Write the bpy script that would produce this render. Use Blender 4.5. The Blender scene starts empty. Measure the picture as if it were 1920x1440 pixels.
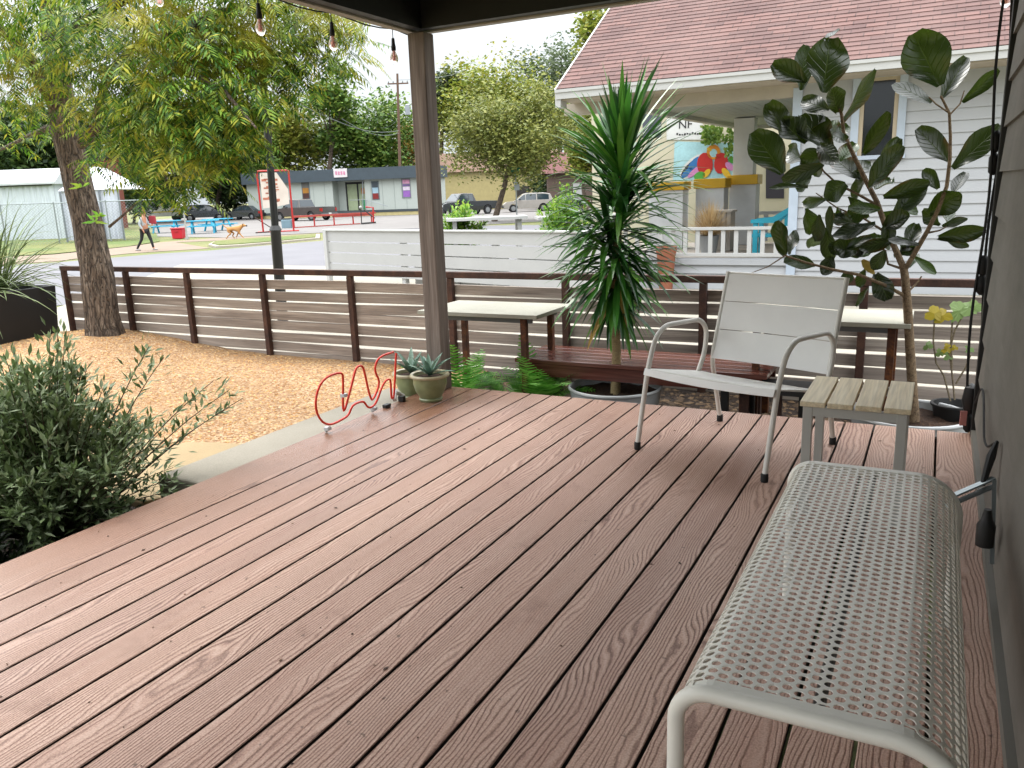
import bpy, bmesh, math, random
from mathutils import Vector, Matrix, noise
random.seed(7)
R = random.random
def U(a, b): return a + (b - a) * random.random()
C = bpy.context.scene.collection
PI = math.pi
# ------------------------------------------------------------------ camera
FPX, PITCH, ROLL, YAW, EYE = 1515.4, math.radians(13.319), math.radians(2.061), math.radians(27.865), 1.25
def cdir(cx, cy, cz):
    """camera vector (right, down, forward) -> world (X across boards, Y along boards, Z up)"""
    cr, sr = math.cos(ROLL), math.sin(ROLL)
    x = cx*cr - cy*sr; up = -(cx*sr + cy*cr)
    b = cz*math.cos(PITCH) + up*math.sin(PITCH)
    c = -cz*math.sin(PITCH) + up*math.cos(PITCH)
    return Vector((x*math.cos(YAW) - b*math.sin(YAW), x*math.sin(YAW) + b*math.cos(YAW), c))
def ray(px, py): return cdir((px-960)/FPX, (py-720)/FPX, 1.0)
EY = Vector((0, 0, EYE))
def PX(px, py, X): d = ray(px, py); return EY + d*(X/d.x)
def PY(px, py, Y): d = ray(px, py); return EY + d*(Y/d.y)
def PZ(px, py, Z): d = ray(px, py); return EY + d*((Z-EYE)/d.z)
FWD = Vector((-math.sin(YAW), math.cos(YAW), 0)); RGT = Vector((math.cos(YAW), math.sin(YAW), 0))
def PF(px, py, F): d = ray(px, py); return EY + d*(F/d.dot(FWD))
def PW(px, py, A, B):
    """hit on the vertical plane through A and B: (metres along AB, height)"""
    d = ray(px, py); u = (B-A); u.z = 0; u.normalize(); n = Vector((-u.y, u.x, 0))
    p = EY + d*((A-EY).dot(n)/d.dot(n)); return (p-A).dot(u), p.z
cam = bpy.data.objects.new('camera', bpy.data.cameras.new('camera')); C.objects.link(cam)
bx, by_, bz = cdir(1,0,0), -cdir(0,1,0), -cdir(0,0,1)
cam.matrix_world = Matrix(((bx.x,by_.x,bz.x,0),(bx.y,by_.y,bz.y,0),(bx.z,by_.z,bz.z,EYE),(0,0,0,1)))
cam.data.sensor_width = 36; cam.data.lens = 36*FPX/1920
cam.data.clip_start = .02; cam.data.clip_end = 2000
S = bpy.context.scene; S.camera = cam
# ------------------------------------------------------------------ materials
def lin(c):
    return tuple(x/12.92 if x <= .04045 else ((x+.055)/1.055)**2.4 for x in c)
def hx(s): return lin(tuple(int(s[i:i+2], 16)/255 for i in (0,2,4)))
class NT:
    def __init__(s, name):
        s.m = bpy.data.materials.new(name); s.m.use_nodes = True
        s.t = s.m.node_tree; s.t.nodes.clear()
        s.out = s.n('ShaderNodeOutputMaterial'); s.b = s.n('ShaderNodeBsdfPrincipled')
        s.l(s.b.outputs[0], s.out.inputs[0])
    def n(s, t, **k):
        o = s.t.nodes.new(t)
        for a, v in k.items(): setattr(o, a, v)
        return o
    def l(s, a, b): s.t.links.new(a, b)
    def co(s, scale=(1,1,1), which='Object', loc=(0,0,0)):
        tc = s.n('ShaderNodeTexCoord'); mp = s.n('ShaderNodeMapping')
        mp.inputs['Scale'].default_value = scale; mp.inputs['Location'].default_value = loc
        s.l(tc.outputs[which], mp.inputs[0]); return mp.outputs[0]
    def noise(s, vec, scale, detail=4, rough=.55, dist=0):
        o = s.n('ShaderNodeTexNoise'); o.inputs['Scale'].default_value = scale; o.inputs['Detail'].default_value = detail
        o.inputs['Roughness'].default_value = rough; o.inputs['Distortion'].default_value = dist
        if vec is not None: s.l(vec, o.inputs['Vector'])
        return o.outputs['Fac']
    def ramp(s, fac, stops, interp='LINEAR'):
        o = s.n('ShaderNodeValToRGB'); cr = o.color_ramp; cr.interpolation = interp
        while len(cr.elements) < len(stops): cr.elements.new(.5)
        for e, (p, c) in zip(cr.elements, stops):
            e.position = p; e.color = (*c, 1) if not isinstance(c, (int, float)) else (c, c, c, 1)
        s.l(fac, o.inputs[0]); return o.outputs[0]
    def mix(s, f, a, b, mode='MIX'):
        o = s.n('ShaderNodeMixRGB', blend_type=mode)
        for i, v in ((0, f), (1, a), (2, b)):
            if hasattr(v, 'is_linked'): s.l(v, o.inputs[i])
            elif i == 0: o.inputs[0].default_value = v
            else: o.inputs[i].default_value = (*v, 1)
        return o.outputs[0]
    def math(s, op, a, b=None, c=None):
        o = s.n('ShaderNodeMath', operation=op)
        for i, v in enumerate((a, b, c)):
            if v is None: continue
            if hasattr(v, 'is_linked'): s.l(v, o.inputs[i])
            else: o.inputs[i].default_value = v
        return o.outputs[0]
    def col(s, v): 
        if hasattr(v, 'is_linked'): s.l(v, s.b.inputs['Base Color'])
        else: s.b.inputs['Base Color'].default_value = (*v, 1)
    def rough(s, v):
        if hasattr(v, 'is_linked'): s.l(v, s.b.inputs['Roughness'])
        else: s.b.inputs['Roughness'].default_value = v
    def bump(s, h, strength=.4, dist=.01):
        o = s.n('ShaderNodeBump'); o.inputs['Strength'].default_value = strength; o.inputs['Distance'].default_value = dist
        s.l(h, o.inputs['Height']); s.l(o.outputs[0], s.b.inputs['Normal']); return o
def plain(name, c, rough=.6, metal=0, var=.12, scale=3, bump=0, stretch=(1,1,1), spec=None, emit=0):
    """paint, metal, plastic: a base colour with faint mottling and grime"""
    N = NT(name); c = hx(c) if isinstance(c, str) else c
    v = N.co(stretch); f = N.noise(v, scale, 5); f2 = N.noise(v, scale*9, 3)
    a = tuple(x*(1-var) for x in c); b = tuple(min(1, x*(1+var*.6)) for x in c)
    k = N.ramp(f, [(.3, a), (.7, b)]); k = N.mix(.25*min(1, var*4), k, N.ramp(f2, [(.35, a), (.65, b)]))
    N.col(k); N.rough(N.math('MULTIPLY_ADD', f2, .25*rough, rough*.87)); N.b.inputs['Metallic'].default_value = metal
    if spec is not None: N.b.inputs['Specular IOR Level'].default_value = spec
    if bump: N.bump(f2, bump, .01)
    if emit: N.b.inputs['Emission Color'].default_value = (*c, 1); N.b.inputs['Emission Strength'].default_value = emit
    return N.m
def leafmat(name, cols, rough=.5, trans=.3, big=.6, patch=None, spec=.4):
    """foliage: a colour per leaf, larger patches, light coming through"""
    N = NT(name); g = N.n('ShaderNodeNewGeometry')
    n = len(cols); st = [(i/(n-1) if n > 1 else 0, c) for i, c in enumerate(cols)]
    k = N.ramp(g.outputs['Random Per Island'], st)
    v = N.co(); f = N.noise(v, big, 3)
    if patch: k = N.mix(N.ramp(f, [(.52, 0), (.68, .75)]), k, patch)
    k = N.mix(N.ramp(N.noise(v, big*3.1, 2), [(.35, 0.0), (.65, .35)]), k, tuple(x*.55 for x in cols[0]))
    N.col(k); N.rough(rough); N.b.inputs['Specular IOR Level'].default_value = spec
    t = N.n('ShaderNodeBsdfTranslucent'); N.l(N.mix(.35, k, (.75, .8, .15), 'MULTIPLY'), t.inputs[0])
    t2 = N.n('ShaderNodeMixShader'); t2.inputs[0].default_value = trans
    N.l(k, t.inputs[0]); N.l(N.b.outputs[0], t2.inputs[1]); N.l(t.outputs[0], t2.inputs[2]); N.l(t2.outputs[0], N.out.inputs[0])
    return N.m
def glassmat(name, c, rough=.06):
    N = NT(name); N.col(c); N.rough(rough); N.b.inputs['Specular IOR Level'].default_value = .8; return N.m
# ------------------------------------------------------------------ mesh building
WM = {}
class MB:
    def __init__(s): s.v = []; s.f = []; s.mi = []
    def add(s, vs, fs, mi=0):
        o = len(s.v); s.v.extend([tuple(v) for v in vs]); s.f.extend([tuple(i+o for i in f) for f in fs]); s.mi.extend([mi]*len(fs)); return s
    def box(s, c, d, rz=0, mi=0, M=None):
        vs = []
        for z in (-.5, .5):
            for x, y in ((-.5,-.5),(.5,-.5),(.5,.5),(-.5,.5)): vs.append(Vector((x*d[0], y*d[1], z*d[2])))
        if M is None: M = Matrix.Rotation(rz, 3, 'Z')
        vs = [M @ v + Vector(c) for v in vs]
        return s.add(vs, [(3,2,1,0),(4,5,6,7),(0,1,5,4),(1,2,6,5),(2,3,7,6),(3,0,4,7)], mi)
    def beam(s, p, q, w, h, up=(0,0,1), mi=0):
        p, q = Vector(p), Vector(q); d = (q-p); L = d.length; d.normalize(); up = Vector(up)
        sx = d.cross(up)
        if sx.length < 1e-4: sx = d.cross(Vector((1,0,0)))
        sx.normalize(); u = sx.cross(d)
        M = Matrix((sx, d, u)).transposed()
        return s.box((p+q)/2, (w, L, h), mi=mi, M=M)
    def tube(s, pts, r, n=8, caps=True, mi=0):
        pts = [Vector(p) for p in pts]; k = len(pts)
        rs = r if isinstance(r, (list, tuple)) else [r]*k
        T = []
        for i in range(k):
            d = pts[min(k-1, i+1)] - pts[max(0, i-1)]; T.append(d.normalized() if d.length > 1e-9 else Vector((0,0,1)))
        a = T[0].cross(Vector((0,0,1)))
        if a.length < .05: a = T[0].cross(Vector((1,0,0)))
        a.normalize(); vs = []
        for i in range(k):
            a = (a - T[i]*a.dot(T[i])); a.normalize(); b = T[i].cross(a)
            for j in range(n):
                t = 2*PI*j/n; vs.append(pts[i] + (a*math.cos(t) + b*math.sin(t))*rs[i])
        fs = [(i*n+j, i*n+(j+1)%n, (i+1)*n+(j+1)%n, (i+1)*n+j) for i in range(k-1) for j in range(n)]
        if caps: fs += [tuple(range(n-1,-1,-1)), tuple((k-1)*n+j for j in range(n))]
        return s.add(vs, fs, mi)
    def lathe(s, prof, c=(0,0,0), n=32, mi=0, closed=False):
        k = len(prof); vs = []
        for r, z in prof:
            for j in range(n): vs.append((c[0]+r*math.cos(2*PI*j/n), c[1]+r*math.sin(2*PI*j/n), c[2]+z))
        fs = [(i*n+j, i*n+(j+1)%n, (i+1)*n+(j+1)%n, (i+1)*n+j) for i in range(k-1) for j in range(n)]
        if not closed:
            if prof[0][0] > 0: fs.append(tuple(range(n-1,-1,-1)))
            if prof[-1][0] > 0: fs.append(tuple((k-1)*n+j for j in range(n)))
        else: fs += [((k-1)*n+j, (k-1)*n+(j+1)%n, (j+1)%n, j) for j in range(n)]
        return s.add(vs, fs, mi)
    def prism(s, poly, a, b, axis='z', mi=0):
        """closed outline extruded between a and b along the axis"""
        n = len(poly); f = {'z': lambda p, h: (p[0], p[1], h), 'y': lambda p, h: (p[0], h, p[1]), 'x': lambda p, h: (h, p[0], p[1])}[axis]
        vs = [f(p, a) for p in poly] + [f(p, b) for p in poly]
        return s.add(vs, [tuple(range(n-1,-1,-1)), tuple(range(n, 2*n))] + [(i, (i+1)%n, n+(i+1)%n, n+i) for i in range(n)], mi)
    def quad(s, a, b, c, d, mi=0): return s.add([a,b,c,d], [(0,1,2,3)], mi)
    def ball(s, c, r, n=10, mi=0, sq=(1,1,1)):
        vs = []; k = n//2+1
        for i in range(k+1):
            t = PI*i/k
            for j in range(n): vs.append((c[0]+r*sq[0]*math.sin(t)*math.cos(2*PI*j/n), c[1]+r*sq[1]*math.sin(t)*math.sin(2*PI*j/n), c[2]+r*sq[2]*math.cos(t)))
        return s.add(vs, [(i*n+j, (i+1)*n+j, (i+1)*n+(j+1)%n, i*n+(j+1)%n) for i in range(k) for j in range(n)], mi)
    def build(s, name, mats, parent=None, local=False, smooth=False, bevel=0, base=None, autosmooth=True, fixn=True, weld=False):
        me = bpy.data.meshes.new(name); mats = mats if isinstance(mats, (list, tuple)) else [mats]
        vs = s.v; W = Matrix.Identity(4)
        if parent is not None:
            W = WM[parent.name]
            if not local: I = W.inverted(); vs = [I @ Vector(v) for v in vs]
        elif base is not None:
            W = Matrix.Translation(base)
            if not local: vs = [Vector(v)-Vector(base) for v in vs]
        me.from_pydata([tuple(v) for v in vs], [], s.f)
        for m in mats: me.materials.append(m)
        if len(mats) > 1: me.polygons.foreach_set('material_index', s.mi)
        if fixn:
            bm = bmesh.new(); bm.from_mesh(me)
            if weld: bmesh.ops.remove_doubles(bm, verts=bm.verts, dist=2e-5)
            bmesh.ops.recalc_face_normals(bm, faces=bm.faces); bm.to_mesh(me); bm.free()
        o = bpy.data.objects.new(name, me); C.objects.link(o); WM[o.name] = W
        if parent is not None: o.parent = parent
        elif base is not None: o.location = base
        if bevel:
            md = o.modifiers.new('bevel', 'BEVEL'); md.width = bevel; md.segments = 2; md.limit_method = 'ANGLE'; md.angle_limit = math.radians(40)
        if smooth:
            me.polygons.foreach_set('use_smooth', [True]*len(me.polygons))
            if autosmooth: me.set_sharp_from_angle(angle=math.radians(42))
        me.update(); return o
def tag(o, label=None, cat=None, group=None, kind=None):
    for k, v in (('label', label), ('category', cat), ('group', group), ('kind', kind)):
        if v: o[k] = v
    return o
def thing(name, loc, label, cat, rz=0, group=None):
    o = bpy.data.objects.new(name, None); C.objects.link(o); o.empty_display_size = .1
    o.location = loc; o.rotation_euler = (0, 0, rz); WM[o.name] = Matrix.Translation(Vector(loc)) @ Matrix.Rotation(rz, 4, 'Z')
    return tag(o, label, cat, group)
def dup(root, loc, rz, label, group=None):
    """a copy of a thing with copies of its parts and sub-parts"""
    r = root.copy(); C.objects.link(r); r.location = loc; r.rotation_euler = (0, 0, rz); r['label'] = label
    if group: r['group'] = group
    for ch in list(root.children):
        c = ch.copy(); C.objects.link(c); c.parent = r
        for g in ch.children:
            d = g.copy(); C.objects.link(d); d.parent = c
    return r
def arc(c, r, a0, a1, n, u, w):
    """points on an arc round c in the plane of u and w"""
    c, u, w = Vector(c), Vector(u), Vector(w)
    return [c + u*(r*math.cos(a0+(a1-a0)*i/n)) + w*(r*math.sin(a0+(a1-a0)*i/n)) for i in range(n+1)]
def fillet(pts, r, n=5):
    """a polyline with its corners rounded"""
    pts = [Vector(p) for p in pts]; out = [pts[0]]
    for i in range(1, len(pts)-1):
        p, a, b = pts[i], pts[i-1], pts[i+1]; d1 = (a-p); d2 = (b-p); k = min(r, d1.length*.48, d2.length*.48)
        s, e = p + d1.normalized()*k, p + d2.normalized()*k
        for j in range(n+1):
            t = j/n; out.append(s*(1-t)**2 + p*2*t*(1-t) + e*t*t)
    return out + [pts[-1]]
def text_mesh(name, body, size, mat, parent, loc, rot, extrude=.004, align='CENTER'):
    cu = bpy.data.curves.new(name, 'FONT'); cu.body = body; cu.size = size; cu.extrude = extrude; cu.align_x = align; cu.align_y = 'CENTER'
    o = bpy.data.objects.new(name, cu); C.objects.link(o)
    dg = bpy.context.evaluated_depsgraph_get(); me = bpy.data.meshes.new_from_object(o.evaluated_get(dg))
    bpy.data.objects.remove(o); q = bpy.data.objects.new(name, me); C.objects.link(q); me.materials.clear(); me.materials.append(mat)
    q.parent = parent; q.location = loc; q.rotation_euler = rot; return q
def skin(name, joints, edges, mat, parent, base=(0,0,0), sub=2):
    """a continuous body grown round a joint skeleton"""
    me = bpy.data.meshes.new(name); me.from_pydata([Vector(j[0])-Vector(base) for j in joints], edges, [])
    me.materials.append(mat); o = bpy.data.objects.new(name, me); C.objects.link(o)
    if parent: o.parent = parent; WM[o.name] = WM[parent.name]
    md = o.modifiers.new('skin', 'SKIN'); md.use_smooth_shade = True
    for i, j in enumerate(joints):
        r = j[1] if isinstance(j[1], tuple) else (j[1], j[1]); me.skin_vertices[0].data[i].radius = r
        me.skin_vertices[0].data[i].use_root = (i == 0)
    s = o.modifiers.new('sub', 'SUBSURF'); s.levels = s.render_levels = sub
    return o
# ------------------------------------------------------------------ sky and sun
w = bpy.data.worlds.new('World'); S.world = w; w.use_nodes = True; t = w.node_tree; t.nodes.clear()
wn = lambda ty: t.nodes.new(ty)
SUN_EL, SUN_AZ = math.radians(52), math.radians(-70)   # azimuth from +Y towards +X
sky = wn('ShaderNodeTexSky'); sky.sky_type = 'NISHITA'; sky.sun_disc = False; sky.sun_elevation = SUN_EL; sky.sun_rotation = SUN_AZ
sky.dust_density = 4; sky.air_density = 1.2
tc = wn('ShaderNodeTexCoord'); sep = wn('ShaderNodeSeparateXYZ'); t.links.new(tc.outputs['Generated'], sep.inputs[0])
cl = wn('ShaderNodeTexNoise'); cl.inputs['Scale'].default_value = 2.2; cl.inputs['Detail'].default_value = 6
mp = wn('ShaderNodeMapping'); mp.inputs['Scale'].default_value = (1, 1, 3); t.links.new(tc.outputs['Generated'], mp.inputs[0]); t.links.new(mp.outputs[0], cl.inputs['Vector'])
hsv = wn('ShaderNodeHueSaturation'); hsv.inputs['Saturation'].default_value = .18; t.links.new(sky.outputs[0], hsv.inputs['Color'])
cr = wn('ShaderNodeValToRGB'); cr.color_ramp.elements[0].position = .0; cr.color_ramp.elements[0].color = (3.5, 3.85, 4.15, 1)
e_ = cr.color_ramp.elements.new(.17); e_.color = (4.3, 4.6, 4.85, 1); e_ = cr.color_ramp.elements.new(.42); e_.color = (14, 14.5, 14.9, 1)
cr.color_ramp.elements[1].position = .17; cr.color_ramp.elements[-1].position = .8; cr.color_ramp.elements[-1].color = (27, 27.7, 28.4, 1)   # overcast: zenith brighter than horizon
t.links.new(sep.outputs['Z'], cr.inputs[0])
cm = wn('ShaderNodeMapRange'); cm.inputs['From Min'].default_value = .3; cm.inputs['From Max'].default_value = .7; cm.inputs['To Min'].default_value = .86; cm.inputs['To Max'].default_value = 1.08
t.links.new(cl.outputs['Fac'], cm.inputs['Value'])
mu = wn('ShaderNodeMixRGB'); mu.blend_type = 'MULTIPLY'; mu.inputs[0].default_value = 1; t.links.new(cr.outputs[0], mu.inputs[1]); t.links.new(cm.outputs[0], mu.inputs[2])
mx = wn('ShaderNodeMixRGB'); mx.inputs[0].default_value = .8; t.links.new(hsv.outputs[0], mx.inputs[1]); t.links.new(mu.outputs[0], mx.inputs[2])
bg = wn('ShaderNodeBackground'); bg.inputs['Strength'].default_value = .1; t.links.new(mx.outputs[0], bg.inputs[0])
wo = wn('ShaderNodeOutputWorld'); t.links.new(bg.outputs[0], wo.inputs[0])
sd = bpy.data.lights.new('sun', 'SUN'); sd.energy = .9; sd.angle = math.radians(18); sd.color = (1, .96, .9)
so = bpy.data.objects.new('sun', sd); C.objects.link(so); so.location = (-6, 4, 12)
sdir = Vector((math.sin(SUN_AZ)*math.cos(SUN_EL), math.cos(SUN_AZ)*math.cos(SUN_EL), math.sin(SUN_EL)))
so.rotation_euler = sdir.to_track_quat('Z', 'Y').to_euler()
S.view_settings.view_transform = 'Standard'; S.view_settings.look = 'None'; S.view_settings.gamma = 1; S.view_settings.exposure = 1.27
S.cycles.max_bounces = 8; S.cycles.diffuse_bounces = 5; S.cycles.transparent_max_bounces = 8
# ------------------------------------------------------------------ ground
def deckmat():
    N = NT('composite_decking'); g = N.n('ShaderNodeNewGeometry'); rnd = g.outputs['Random Per Island']
    tc = N.n('ShaderNodeTexCoord'); sp = N.n('ShaderNodeSeparateXYZ'); N.l(tc.outputs['Object'], sp.inputs[0])
    x, y = sp.outputs[0], sp.outputs[1]
    off = N.math('MULTIPLY', rnd, 57.0)
    cb = N.n('ShaderNodeCombineXYZ'); N.l(N.math('MULTIPLY', x, 5.5), cb.inputs[0]); N.l(N.math('MULTIPLY_ADD', y, 1.15, off), cb.inputs[1]); N.l(off, cb.inputs[2])
    n1 = N.noise(cb.outputs[0], 1.0, 2, .45)
    cb2 = N.n('ShaderNodeCombineXYZ'); N.l(N.math('MULTIPLY', x, 70), cb2.inputs[0]); N.l(N.math('MULTIPLY_ADD', y, 22, off), cb2.inputs[1])
    n2 = N.noise(cb2.outputs[0], 1.0, 3, .6)
    ph = N.math('ADD', N.math('MULTIPLY', n1, 18.0), N.math('ADD', N.math('MULTIPLY', x, 84.0), N.math('MULTIPLY', n2, .75)))
    fr = N.math('FRACT', ph); tri = N.math('ABSOLUTE', N.math('SUBTRACT', fr, .5))          # 0 in the groove
    groove = N.ramp(tri, [(.04, 0.0), (.22, 1.0)]); crest = N.ramp(tri, [(.3, 0.0), (.47, 1.0)])
    worn = N.noise(N.co((3, .6, 1)), 1.3, 3); v = N.co(); big = N.noise(v, .9, 4); fine = N.noise(v, 190, 3); spots = N.noise(v, 34, 3); stain = N.noise(v, 4.2, 5, .65)
    cb3 = N.n('ShaderNodeCombineXYZ'); N.l(N.math('MULTIPLY', x, 26), cb3.inputs[0]); N.l(N.math('MULTIPLY_ADD', y, 1.6, off), cb3.inputs[1])
    streak = N.noise(cb3.outputs[0], 1.0, 4, .6)
    base = N.ramp(rnd, [(0, hx('A28070')), (.35, hx('AE8a78')), (.7, hx('B4927f')), (1, hx('BB9a87'))])
    base = N.mix(N.ramp(streak, [(.35, .0), (.7, .55)]), base, hx('C8ac9b'))
    base = N.mix(N.ramp(big, [(.38, 0.0), (.7, .5)]), base, hx('A07763'))
    base = N.mix(N.ramp(fine, [(.40, 0.0), (.62, .5)]), base, hx('755246'))
    gs = N.math('MULTIPLY', N.math('SUBTRACT', 1.0, groove), N.ramp(worn, [(.34, .3), (.62, .95)]))
    k = N.mix(gs, base, N.mix(1.0, base, (.42, .34, .32), 'MULTIPLY'))
    k = N.mix(N.math('MULTIPLY', crest, N.ramp(worn, [(.3, .12), (.65, .42)])), k, hx('CDB3A4'))
    k = N.mix(N.ramp(stain, [(.6, 0.0), (.72, .4)]), k, hx('6e4c3e'))
    k = N.mix(N.ramp(spots, [(.68, 0.0), (.74, .7)]), k, hx('4e362c'))
    # rain-wet boards along the open edge
    mr = N.n('ShaderNodeMapRange'); mr.inputs['From Min'].default_value = -2.05; mr.inputs['From Max'].default_value = -2.6; N.l(N.math('ADD', x, N.math('MULTIPLY', N.math('SUBTRACT', big, .5), .9)), mr.inputs['Value'])
    my = N.n('ShaderNodeMapRange'); my.inputs['From Min'].default_value = 1.7; my.inputs['From Max'].default_value = 3.3; my.inputs['To Min'].default_value = .6; N.l(y, my.inputs['Value'])
    wet = N.math('MULTIPLY', mr.outputs[0], my.outputs[0])
    k = N.mix(N.math('MULTIPLY', wet, .8), k, N.mix(1.0, k, (.5, .36, .27), 'MULTIPLY'))
    N.col(k)
    N.rough(N.math('MULTIPLY_ADD', wet, -.38, N.math('MULTIPLY_ADD', fine, .15, .55)))
    hgt = N.math('ADD', N.math('MULTIPLY', groove, N.math('MULTIPLY_ADD', wet, -.7, 1.0)), N.math('MULTIPLY', fine, .25))
    N.bump(hgt, .5, .0025); return N.m
M_deck = deckmat()
PITCHB = .1433; deck = MB()
xs = [.0625 - PITCHB*k for k in range(20)]          # gap centres
def board(x0, x1, y0, y1, z=0, th=.025):
    c = .0022; deck.v  # rounded top arrises
    pr = [(x0, z-th), (x1, z-th), (x1, z-c), (x1-c, z), (x0+c, z), (x0, z-c)]
    deck.prism(pr, y0, y1, 'y'); deck.mi[-8:] = [0, 0, 1, 1, 0, 0, 0, 1]
GAP = .0046; DY0, DY1 = -2.6, 4.47
edges = [.235, *xs, -2.945]
for i in range(len(edges)-1):
    board(edges[i+1]+GAP, edges[i]-(GAP if i else 0), DY0, DY1)
d = deck.build('deck', [M_deck, plain('joint_grime_shade', '1c110d', .95)]); tag(d, kind='structure')  # board sides near black: joint dirt plus the gap's shade put into the colour
fr = MB()
for y in (DY1-.03, 3.4, 2.2, 1.0, -.2, -1.4, DY0+.02): fr.box((-1.36, y, -.13), (3.1, .04, .20))
fr.box((-2.915, .93, -.14), (.04, 7.0, .22)); fr.box((.2, .9, -.14), (.04, 7, .22))
tag(fr.build('deck_frame', plain('dark_joist', '2a1d17', .8)), kind='structure')

def gravelmat():
    N = NT('decomposed_granite'); v = N.co((1,1,1)); vo = N.n('ShaderNodeTexVoronoi'); vo.inputs['Scale'].default_value = 62; N.l(v, vo.inputs['Vector'])
    h = N.n('ShaderNodeSeparateColor'); N.l(vo.outputs['Color'], h.inputs[0])
    k = N.ramp(h.outputs[0], [(0, hx('75553a')), (.3, hx('9d7a52')), (.6, hx('B08c63')), (1, hx('C9B291'))])
    f = N.noise(v, .8, 4); k = N.mix(N.ramp(f, [(.35, 0.0), (.7, .55)]), k, hx('9c774e'))
    f2 = N.noise(v, 14, 4); k = N.mix(N.ramp(f2, [(.35, .35), (.6, 0.0)]), k, hx('7d5433'))
    N.col(k); N.rough(.85); N.bump(vo.outputs['Distance'], .9, .012); return N.m
M_grav = gravelmat()
def sheet(name, poly, z, m, kind='structure'):
    b = MB(); b.add([(p[0], p[1], z) for p in poly], [tuple(range(len(poly)))]); o = b.build(name, m); tag(o, kind=kind); return o
def soilmat(name, a, b, c):
    N = NT(name); v = N.co(); f = N.noise(v, 60, 5, .7); f2 = N.noise(v, 9, 3)
    k = N.mix(N.ramp(f2, [(.35, 0.0), (.65, .6)]), N.ramp(f, [(.3, a), (.55, b), (.75, c)]), a); N.col(k); N.rough(.95); N.bump(f, 1, .02); return N.m
M_soil = soilmat('dark_soil', hx('1d140f'), hx('35251b'), hx('5a4430'))
M_mulch = soilmat('bark_mulch', hx('1a120d'), hx('332418'), hx('5d4630'))
def grassmat(name, cols, patch):
    N = NT(name); v = N.co(); f = N.noise(v, 26, 5, .7); f2 = N.noise(v, .35, 4)
    k = N.ramp(f, [(.3, cols[0]), (.5, cols[1]), (.7, cols[2])]); k = N.mix(N.ramp(f2, [(.4, 0.0), (.65, .7)]), k, patch)
    N.col(k); N.rough(.95); N.bump(f, .8, .05); return N.m
M_grass = grassmat('lawn_grass', [hx('33471b'), hx('4f6127'), hx('687238')], hx('736c3e'))
def pavemat(name, a, b, sc=1.0, spot=.3):
    N = NT(name); v = N.co(); f = N.noise(v, .5*sc, 5, .6); f2 = N.noise(v, 40*sc, 4, .7)
    k = N.ramp(f, [(.3, a), (.7, b)]); k = N.mix(spot, k, N.ramp(f2, [(.3, tuple(x*.6 for x in a)), (.7, tuple(min(1, x*1.15) for x in b))])); N.col(k); N.rough(.8); N.bump(f2, .25, .01); return N.m
M_road = pavemat('pale_asphalt', hx('58575c'), hx('66656a')); M_conc = pavemat('concrete', hx('857e70'), hx('9b9486'), 3)
M_walk = pavemat('sidewalk_concrete', hx('6b5949'), hx('7a6857')); M_lot = pavemat('lot_asphalt', hx('5f5b59'), hx('6e6a67'))
G0, G1 = -.3, -.5
g = MB(); n = 60
ext = 900
g.add([(-ext,-ext,G1),(ext,-ext,G1),(ext,ext,G1),(-ext,ext,G1)], [(0,1,2,3)])
tag(g.build('ground', grassmat('verge_grass', [hx('425026'), hx('5c6633'), hx('757545')], hx('7d734e'))), kind='structure')
# the yard inside the fence, slightly mounded gravel
def yard(name, x0, x1, y0, y1, z, amp, m, nx, ny, under=.3, hfun=None):
    b = MB(); vs = []
    for j in range(ny+1):
        for i in range(nx+1):
            x, y = x0+(x1-x0)*i/nx, y0+(y1-y0)*j/ny
            h = amp*noise.noise(Vector((x*.9, y*.9, 3))) + amp*.35*noise.noise(Vector((x*3.7, y*3.7, 8)))
            if hfun: h += hfun(x, y)
            vs.append((x, y, z+h))
    b.add(vs, [(j*(nx+1)+i, j*(nx+1)+i+1, (j+1)*(nx+1)+i+1, (j+1)*(nx+1)+i) for j in range(ny) for i in range(nx)])
    o = b.build(name, m, smooth=True, autosmooth=False); tag(o, kind='structure'); return o
def gravel_h(x, y):
    r = math.hypot(x+7.82, y-5.5); return .14*math.exp(-(r/1.1)**2) + .05*math.exp(-((x+8.5)/1.2)**2) + .04*max(0, min(1, (y-3.5)/1.5))
yard('gravel', -13, -3.35, -1, 5.93, G0+.02, .03, M_grav, 120, 90, hfun=gravel_h)
bed = yard('garden_bed', -3.36, 4.0, 4.4, 5.9, G0+.03, .03, M_mulch, 80, 24)
bed2 = yard('planting_bed', -5.4, -2.93, -.6, 2.52, G0+.06, .04, M_soil, 40, 40)
cu = MB(); cu.box((-3.135, 3.48, -.2), (.37, 1.93, .32)); tag(cu.build('concrete_edge', M_conc, bevel=.012), kind='structure')
# flagstone slabs beside the concrete edge
M_flag = pavemat('flagstone', hx('8f7a58'), hx('a38d68'), 2, .22)
fl = MB()
def slab(cx, cy, rx, ry, rot, n=11):
    pts = [];
    for i in range(n):
        a = 2*PI*i/n; k = U(.9, 1.05); x, y = rx*k*math.copysign(abs(math.cos(a))**.7, math.cos(a)), ry*k*math.copysign(abs(math.sin(a))**.7, math.sin(a))
        pts.append((cx+x*math.cos(rot)-y*math.sin(rot), cy+x*math.sin(rot)+y*math.cos(rot)))
    fl.prism(pts, -.33, -.205+U(0, .012))
for a in ((-3.75, 2.98, .44, .52, .1), (-4.62, 3.0, .42, .46, -.2), (-5.6, 2.85, .5, .42, .15), (-6.6, 2.9, .46, .45, 0), (-7.6, 2.8, .5, .45, .3)): slab(*a)
tag(fl.build('flagstone_path', M_flag, bevel=.015), kind='structure')
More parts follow.
